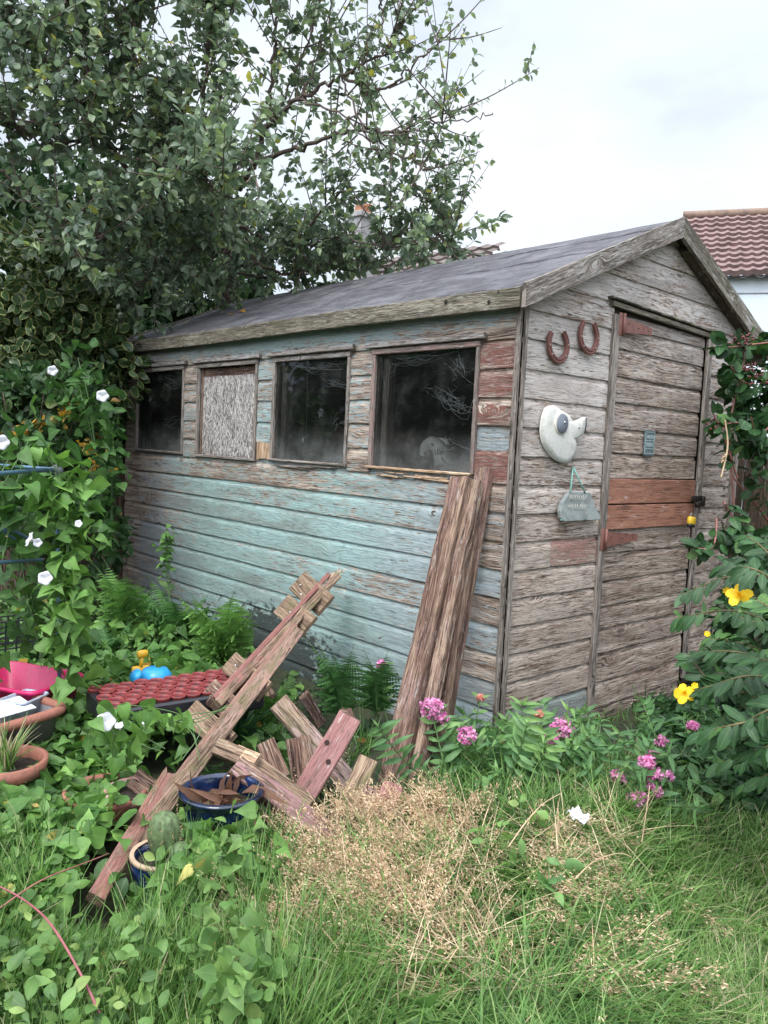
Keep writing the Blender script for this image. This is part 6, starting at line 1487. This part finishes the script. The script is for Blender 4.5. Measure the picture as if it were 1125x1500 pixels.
# ---- yellow-flowered shrub on the right
def hypericum():
    c = BP(1180, 1120, 'z', 0); e = empty('hypericum_shrub', c, label='arching glossy-leaved shrub with big yellow flowers at the right edge', cat='shrub'); F = Fol(); B = TB()
    br = [((1000, 870, 2.75), (1120, 845, 2.6)), ((995, 905, 2.75), (1100, 900, 2.6)), ((1085, 870, 2.45), (1150, 900, 2.4)), ((1025, 955, 2.6), (1100, 960, 2.5)), ((1010, 960, 2.65), (1060, 1010, 2.6)), ((1003, 1018, 2.55), (1080, 1000, 2.5)), ((1030, 1010, 2.5), (1110, 990, 2.4)),
          ((1040, 935, 2.9), (1110, 950, 2.8)), ((1020, 1075, 2.25), (1110, 1055, 2.15)), ((1040, 1090, 2.3), (1150, 1030, 2.1)), ((1095, 1110, 2.2), (1150, 1080, 2.1)), ((1060, 830, 2.5), (1130, 850, 2.4)), ((1095, 785, 2.9), (1140, 830, 2.7)), ((1050, 1120, 2.5), (1130, 1090, 2.4)), ((1075, 900, 2.9), (1140, 930, 2.8)),
          ((1050, 985, 2.8), (1130, 1000, 2.7)), ((1090, 960, 2.3), (1160, 980, 2.2)), ((1100, 1020, 2.5), (1170, 1040, 2.4)), ((1065, 1050, 2.7), (1150, 1070, 2.6)), ((1110, 880, 2.2), (1180, 930, 2.1)), ((1090, 1150, 2.4), (1150, 1120, 2.3))]
    for (a, b) in br:
        A, Bm = PD(*a), PD(*b); S = bez([c + rng.normal(0, .06, 3) * [1, 1, 0], (c + Bm) / 2 + np.array([.05, .1, .12]), Bm, A], 9); B.tube(S, np.linspace(.006, .002, len(S)), 5, False)
        S2 = S[len(S) // 2:]; along(F, S2, 14, .066, T_OBL, .5 + rng.normal(0, .1), .1, pairs=True, hint=unit(np.array([.25, -.55, .9])), start=.05, out=1., droop=.15)
    for (q, rr_, n_) in (((1130, 950, 3.0), (.22, .2, .32), 900), ((1140, 1060, 3.0), (.15, .2, .15), 250), ((1150, 860, 3.1), (.2, .2, .2), 400)): clump(F, PD(*q), rr_, n_, .06, T_OBL, .12, .1)
    for i in range(46):
        a = (rng.uniform(1030, 1220), rng.uniform(850, 1130), rng.uniform(2.5, 3.2)); A = PD(*a); S = bez([c + rng.normal(0, .08, 3) * [1, 1, 0], (c + A) / 2 + np.array([0, .05, .05]), A], 7); B.tube(S, np.linspace(.005, .002, len(S)), 4, False); along(F, S, 12, .05, T_OBL, .3, .12, pairs=True, hint=rdir(1, 1.)[0], start=.35, out=1.)
    F.build('foliage', LM_HYP, e); B.build('stems', plain('olive_stem', (.13, .10, .04), .6), e)
    for (x, y, d, r, nm) in ((1083, 873, 2.42, .036, 'flower'), (1003, 1016, 2.52, .031, 'flower'), (1036, 929, 2.6, .010, 'bud'), (1064, 866, 2.5, .012, 'bud'), (1018, 1005, 2.5, .011, 'bud'), (1096, 1000, 2.5, .009, 'bud')):
        p = PD(x, y, d); F = Fol(); k = 5; vw = unit(unit(CC - p) + np.array([-.1, 0, .45])); X = unit(np.cross(vw, [0, 0, 1.])); Y = np.cross(vw, X); a = np.arange(5) * 2 * math.pi / 5 + x
        D = np.cos(a)[:, None] * X + np.sin(a)[:, None] * Y + vw * .25; F.add(np.tile(p, (5, 1)), D, np.tile(vw, (5, 1)), np.full(5, r * 1.05), tmpl([(0, .1), (.4, .36), (.8, .38), (1, .2)], .15, -.2) if nm == 'bud' else tmpl([(0, .08), (.4, .36), (.75, .42), (1, .2)], .12, .15), rng.random(5))
        if r > .02:
            k = 60; F.add(np.tile(p, (k, 1)) + vw * .003, rdir(k) + vw * 1.3, rdir(k), np.stack([np.full(k, r * .5), np.full(k, .003)], -1), T_LANCE, np.full(k, .8))
        F.build(nm, LM_YEL, e)
hypericum()
# ---- bramble over the fence
def bramble():
    c = np.array([.5, 2.2, 0.]); e = empty('bramble', c, label='bramble with ripening berries climbing the right end of the gable', cat='bramble'); F = Fol(); B = TB()
    paths = [[(1075, 740, 4.3), (1070, 620, 4.25), (1090, 520, 4.2), (1055, 500, 4.1)], [(1080, 700, 4.2), (1060, 640, 4.1), (1042, 600, 4.0)], [(1130, 560, 4.3), (1090, 560, 4.2), (1070, 535, 4.1)], [(1140, 500, 4.3), (1100, 505, 4.2), (1075, 508, 4.1), (1045, 510, 4.05)], [(1050, 760, 4.1), (1045, 800, 4.0), (1022, 803, 3.95)], [(1100, 640, 4.2), (1085, 620, 4.1), (1060, 622, 4.0)], [(1130, 620, 4.2), (1110, 640, 4.1), (1100, 610, 4.0)], [(1150, 600, 4.4), (1130, 540, 4.3), (1115, 500, 4.3)], [(1060, 735, 4.1), (1080, 770, 4.05), (1090, 800, 4.0)]]
    for P in paths:
        S = bez([PD(*p) for p in P], 8); B.tube(S, np.linspace(.006, .0025, len(S)), 5, False); along(F, S, 20, .075, T_ROUND, .5, .2, start=.15, jit=.02)
    for (x, y, d, r, k) in ((1110, 545, 4.4, (.18, .2, .2), 160), (1125, 620, 4.4, (.16, .2, .2), 150), (1110, 590, 4.5, (.15, .15, .2), 120), (1095, 645, 4.3, (.1, .1, .05), 40), (1140, 700, 4.3, (.14, .2, .2), 90), (1090, 790, 4.2, (.12, .1, .06), 40)): clump(F, PD(x, y, d), r, k, .07, T_ROUND, .35)
    for k_ in range(3): B.tube(bez([c + rng.normal(0, .05, 3) * [1, 1, 0], np.array([.4, 2.1, .8]), PD(1075, 700, 4.3)], 6), np.linspace(.008, .005, 13), 5)
    F.build('foliage', LM_HYP, e); B.build('stems', RSTEM, e); BR = plain('unripe_berry', (.16, .04, .04), .5, var=.5, sc=80)
    for (x, y, d, n) in ((1090, 497, 4.1, 26), (1098, 540, 4.15, 14), (1105, 552, 4.15, 10), (1047, 623, 4.0, 8)):
        t = TB(); p = PD(x, y, d)
        for i in range(n):
            q = p + rng.normal(0, 1, 3) * [.035, .02, .02]
            for j in range(3): t.lathe(q + rng.normal(0, .003, 3), [(0, -.005), (.0045, -.003), (.006, 0), (.0045, .004), (0, .005)], 6)
        t.build('berries', BR, e)
    F = Fol(); k = 30; P = np.array([PD(rng.uniform(1102, 1125), rng.uniform(535, 600), 4.1) for _ in range(k)]); F.add(P, rdir(k), rdir(k), rng.uniform(.008, .014, k), T_PET, rng.random(k)); F.build('blossom', LM_WHITE_, e)
    t = TB(); S = bez([PD(1062, 615, 4.0), PD(1066, 650, 4.0), PD(1061, 680, 4.0), PD(1056, 700, 4.0)], 6); t.tube(S, .005, 5)
    for i in range(10): t.lathe(PD(1061 + rng.normal(0, 2), 672 + rng.normal(0, 3), 3.99), [(0, -.006), (.006, 0), (0, .006)], 5)
    tag(t.build('dry_tendril', TSTEM), 'dry brown tendril hanging down the right corner post of the shed', 'tendril')
LM_WHITE_ = leaf_mat('white_blossom', [(0, (.6, .6, .62)), (1, (.8, .8, .8))], rib=0, trans=.2)
bramble()

# ---- bindweed on the airer and the climbers, with its white trumpets
def trumpet(e, px, py, d, r, face=None):
    p = PD(px, py, d); A = unit((CC - p) * (1 if face is None else 0) + (np.asarray(face, float) if face is not None else 0) + rng.normal(0, .25, 3)); t = TB()
    t.lathe(p, [(.003, -r * 1.3), (r * .22, -r * .7), (r * .4, -r * .28), (r * .8, -r * .06), (r * 1.2, .0), (r * 1.16, .003), (r * .75, -r * .03), (r * .3, -r * .16), (.001, -r * .3)], 20, A)
    for i, q in enumerate(t.v): a = (i % 20) * .314; rd = np.array(q) - p; ax_ = A * (rd @ A); t.v[i] = list(p + ax_ + (rd - ax_) * (1 + .09 * math.cos(a * 5)) + A * np.linalg.norm(rd - ax_) * .10 * math.cos(a * 5 + 1))
    t.build('flower', LM_WHITE, e)
def vine(name, lab, cols, fl, tone, loc, group='bindweed plants', size=.075, extra=()):
    e = empty(name, loc, label=lab, cat='climbing plant', group=group); F = Fol(); B = TB()
    for (P, k, w) in cols:
        for s in range(3):
            S = bez([PD(*p) + rng.normal(0, w * .4, 3) for p in P], 9); B.tube(S, .002, 4, False); along(F, S, k // 3, size, T_HEART, tone, .16, out=.9, start=0, droop=.75, jit=w)
    for (x, y, d, r, k) in extra: clump(F, PD(x, y, d), r, k, size, T_HEART, tone, .2, .9, .6)
    F.build('leaves', LM_BIND, e); B.build('stems', GSTEM, e)
    for f in fl: trumpet(e, *f)
def clear_tubes(P):
    x, y, d = px_of(P); bad = np.zeros(len(x), bool)
    for (a, b, w, t_) in (((-60, 694), (84, 688), 13, 3.45), ((-60, 668), (83, 688), 9, 3.5), ((-60, 827), (62, 820), 12, 3.5), ((-40, 770), (60, 800), 8, 3.4), ((202, 520), (202, 700), 12, 9)):
        ax, ay = a; bx, by = b; L2 = (bx - ax) ** 2 + (by - ay) ** 2; s_ = np.clip(((x - ax) * (bx - ax) + (y - ay) * (by - ay)) / L2, 0, 1)
        bad |= (np.hypot(x - ax - s_ * (bx - ax), y - ay - s_ * (by - ay)) < w) & (d < t_)
    return ~bad & keep_mask(P)
Fol.filt = clear_tubes
vine('bindweed', 'bright bindweed spiralling up the corner leg of the blue airer', [([(95, 985, 3.3), (100, 860, 3.25), (92, 760, 3.25), (80, 690, 3.25)], 330, .045), ([(85, 690, 3.25), (70, 668, 3.3), (60, 672, 3.3)], 15, .02)],
     [(66, 847, 3.05, .022), (115, 767, 3.15, .012, (.8, -.6, .5)), (43, 790, 3.1, .024, (-.3, -1, .2)), (55, 795, 3.1, .014)], .62, PD(95, 1010, 3.3) * [1, 1, 0])
vine('bindweed', 'darker bindweed draped inside the airer at the left edge', [([(-40, 960, 3.2), (-20, 800, 3.2), (0, 700, 3.2), (20, 660, 3.3)], 170, .09), ([(50, 960, 3.5), (40, 850, 3.5), (30, 730, 3.5), (10, 660, 3.4)], 130, .08)], [(2, 648, 3.1, .024)], .12, PD(0, 1010, 3.3) * [1, 1, 0], size=.085)
vine('bindweed', 'bindweed tumbling down the climber right beside the first window', [([(145, 740, 5.1), (140, 660, 5.0), (135, 590, 5.0), (100, 540, 5.1)], 190, .08), ([(160, 800, 5.2), (162, 700, 5.15), (164, 620, 5.2)], 80, .035)], [(150, 580, 4.85, .03), (77, 543, 5.0, .026)], .06, PD(180, 830, 5.2) * [1, 1, 0])
vine('bindweed', 'bindweed mat with two white trumpets in front of the red pot tray', [([(150, 1060, 2.75), (200, 1080, 2.75), (250, 1100, 2.8)], 60, .05), ([(180, 1050, 2.8), (270, 1060, 2.9), (290, 1120, 2.8)], 60, .05)], [(155, 1057, 2.7, .026), (175, 1063, 2.7, .013, (.5, -.3, 1)), (212, 1060, 2.72, .008, (.4, .2, 1))], .55, BP(220, 1090, 'z', 0), size=.07)
vine('cleavers', 'thin climbing weed standing straight up the turquoise wall at its left', [([(250, 905, 5.0), (245, 830, 4.95), (243, 775, 4.9)], 90, .02)], [], .35, BP(250, 900, 'z', 0), size=.045)
vine('bindweed', 'bindweed trailing over the slanting rail next to the red pots', [([(250, 1060, 2.85), (290, 1050, 2.95), (335, 1030, 3.1)], 24, .03)], [], .8, BP(260, 1100, 'z', 0), size=.05)
Fol.filt = None
# orange honeysuckle-like blooms in the climber
F = Fol()
for (x, y) in ((95, 610), (100, 602), (35, 628), (65, 625), (125, 655), (150, 680), (130, 682), (10, 640)):
    k = 16; F.add(PD(x, y, 5.0) + rng.normal(0, .03, (k, 3)), rdir(k), rdir(k), rng.uniform(.03, .05, k), T_OV, np.full(k, .35) + rng.normal(0, .2, k))
o = F.build('autumn_leaves', LM_FALL); tag(o, 'orange and yellow turned leaves scattered through the climber by the first window', 'leaves', kind='stuff')

# ---- single weeds and stems in the foreground
def weed(px, py, H, n, size, T, mat, tone, lab, z=.0):
    c = BP(px, py, 'z', .05); c[2] = ground_z(c[0], c[1]); e = empty('broadleaf_weed', c, label=lab, cat='weed', group='weeds in the foreground grass'); F = Fol(); B = TB()
    for i in range(3):
        tp = c + np.array([rng.normal(0, .05), rng.normal(0, .05), H * rng.uniform(.7, 1.1)]); S = bez([c, (c + tp) / 2 + rng.normal(0, .01, 3), tp], 6); B.tube(S, np.linspace(.003, .0015, len(S)), 5); along(F, S, n // 3, size, T, tone, .12, start=.25, out=1.1, droop=0.)
    F.build('leaves', mat, e); B.build('stems', GSTEM, e)
weed(415, 1400, .2, 24, .052, T_HEART, LM_COVER, .8, 'pale broad-leaved weed in the middle of the bottom grass')
weed(350, 1500, .18, 24, .055, T_HEART, LM_COVER, .8, 'large pale-leaved weed at the bottom left centre')
weed(205, 1440, .18, 12, .07, T_OV, LM_COVER, .7, 'weed with silvery leaf undersides in the tall grass at bottom left')
weed(510, 1480, .16, 14, .05, T_ROUND, LM_COVER, .55, 'round-leaved weed at the bottom edge right of centre')
weed(800, 1330, .2, 24, .055, T_OV, LM_VAL, .8, 'tall grey-leaved weed standing in the straw grass')
weed(720, 1260, .2, 27, .045, T_OV, LM_COVER, .7, 'leafy weed above the straw heads in the centre')
weed(790, 1230, .18, 27, .045, T_OV, LM_COVER, .7, 'leafy weed just below the crumpled paper')
weed(390, 1280, .2, 18, .07, T_HEART, LM_BIND, .6, 'heart-leaved weed under the long dark beam')
weed(230, 1310, .2, 15, .06, T_OV, LM_COVER, .75, 'fresh green weed right of the lower end of the slanting rail')
weed(60, 1390, .2, 14, .075, T_OV, LM_COVER, .7, 'broad weed in tall grass near the left edge')
weed(590, 1440, .12, 9, .05, T_ROUND, LM_COVER, .5, 'small round weed in the bottom grass')
weed(1100, 1480, .1, 7, .05, T_OV, LM_COVER, .7, 'single small weed in the lawn at bottom right')
def stem(pts, r, mat, lab, cat, name):
    S = bez([PD(*p) for p in pts], 10); t = TB(); t.tube(S, np.linspace(r, r * .5, len(S)), 6); tag(t.build(name, mat), lab, cat)
stem([(165, 1530, 1.6), (125, 1440, 1.65), (75, 1355, 1.75), (30, 1315, 1.85), (-20, 1290, 1.9)], .0035, plain('bramble_red', (.30, .09, .10), .5), 'arching red bramble stem at the bottom left', 'bramble', 'arching_bramble')
stem([(0, 1330, 1.95), (60, 1290, 2.05), (130, 1262, 2.2), (160, 1250, 2.3)], .0025, RSTEM, 'thin reddish runner lying over the weeds at the left', 'stem', 'runner')
stem([(940, 1235, 2.55), (948, 1180, 2.55), (952, 1150, 2.6)], .002, TSTEM, 'pale dry stalk standing below the tallest pink flowers', 'dry stalk', 'dry_stalk')
stem([(630, 1215, 2.6), (622, 1180, 2.6), (612, 1158, 2.65), (598, 1148, 2.7)], .0018, TSTEM, 'hooked straw stalk at the foot of the leaning rails', 'dry stalk', 'dry_stalk')
stem([(745, 1240, 2.4), (770, 1205, 2.45), (795, 1178, 2.5), (822, 1162, 2.55)], .0024, TSTEM, 'thick straw stalk slanting up to the right in the middle of the grass', 'dry stalk', 'dry_stalk')
stem([(842, 1288, 2.3), (870, 1262, 2.35), (905, 1250, 2.4), (925, 1255, 2.4)], .0018, TSTEM, 'bent straw stalk right of the crumpled paper', 'dry stalk', 'dry_stalk')
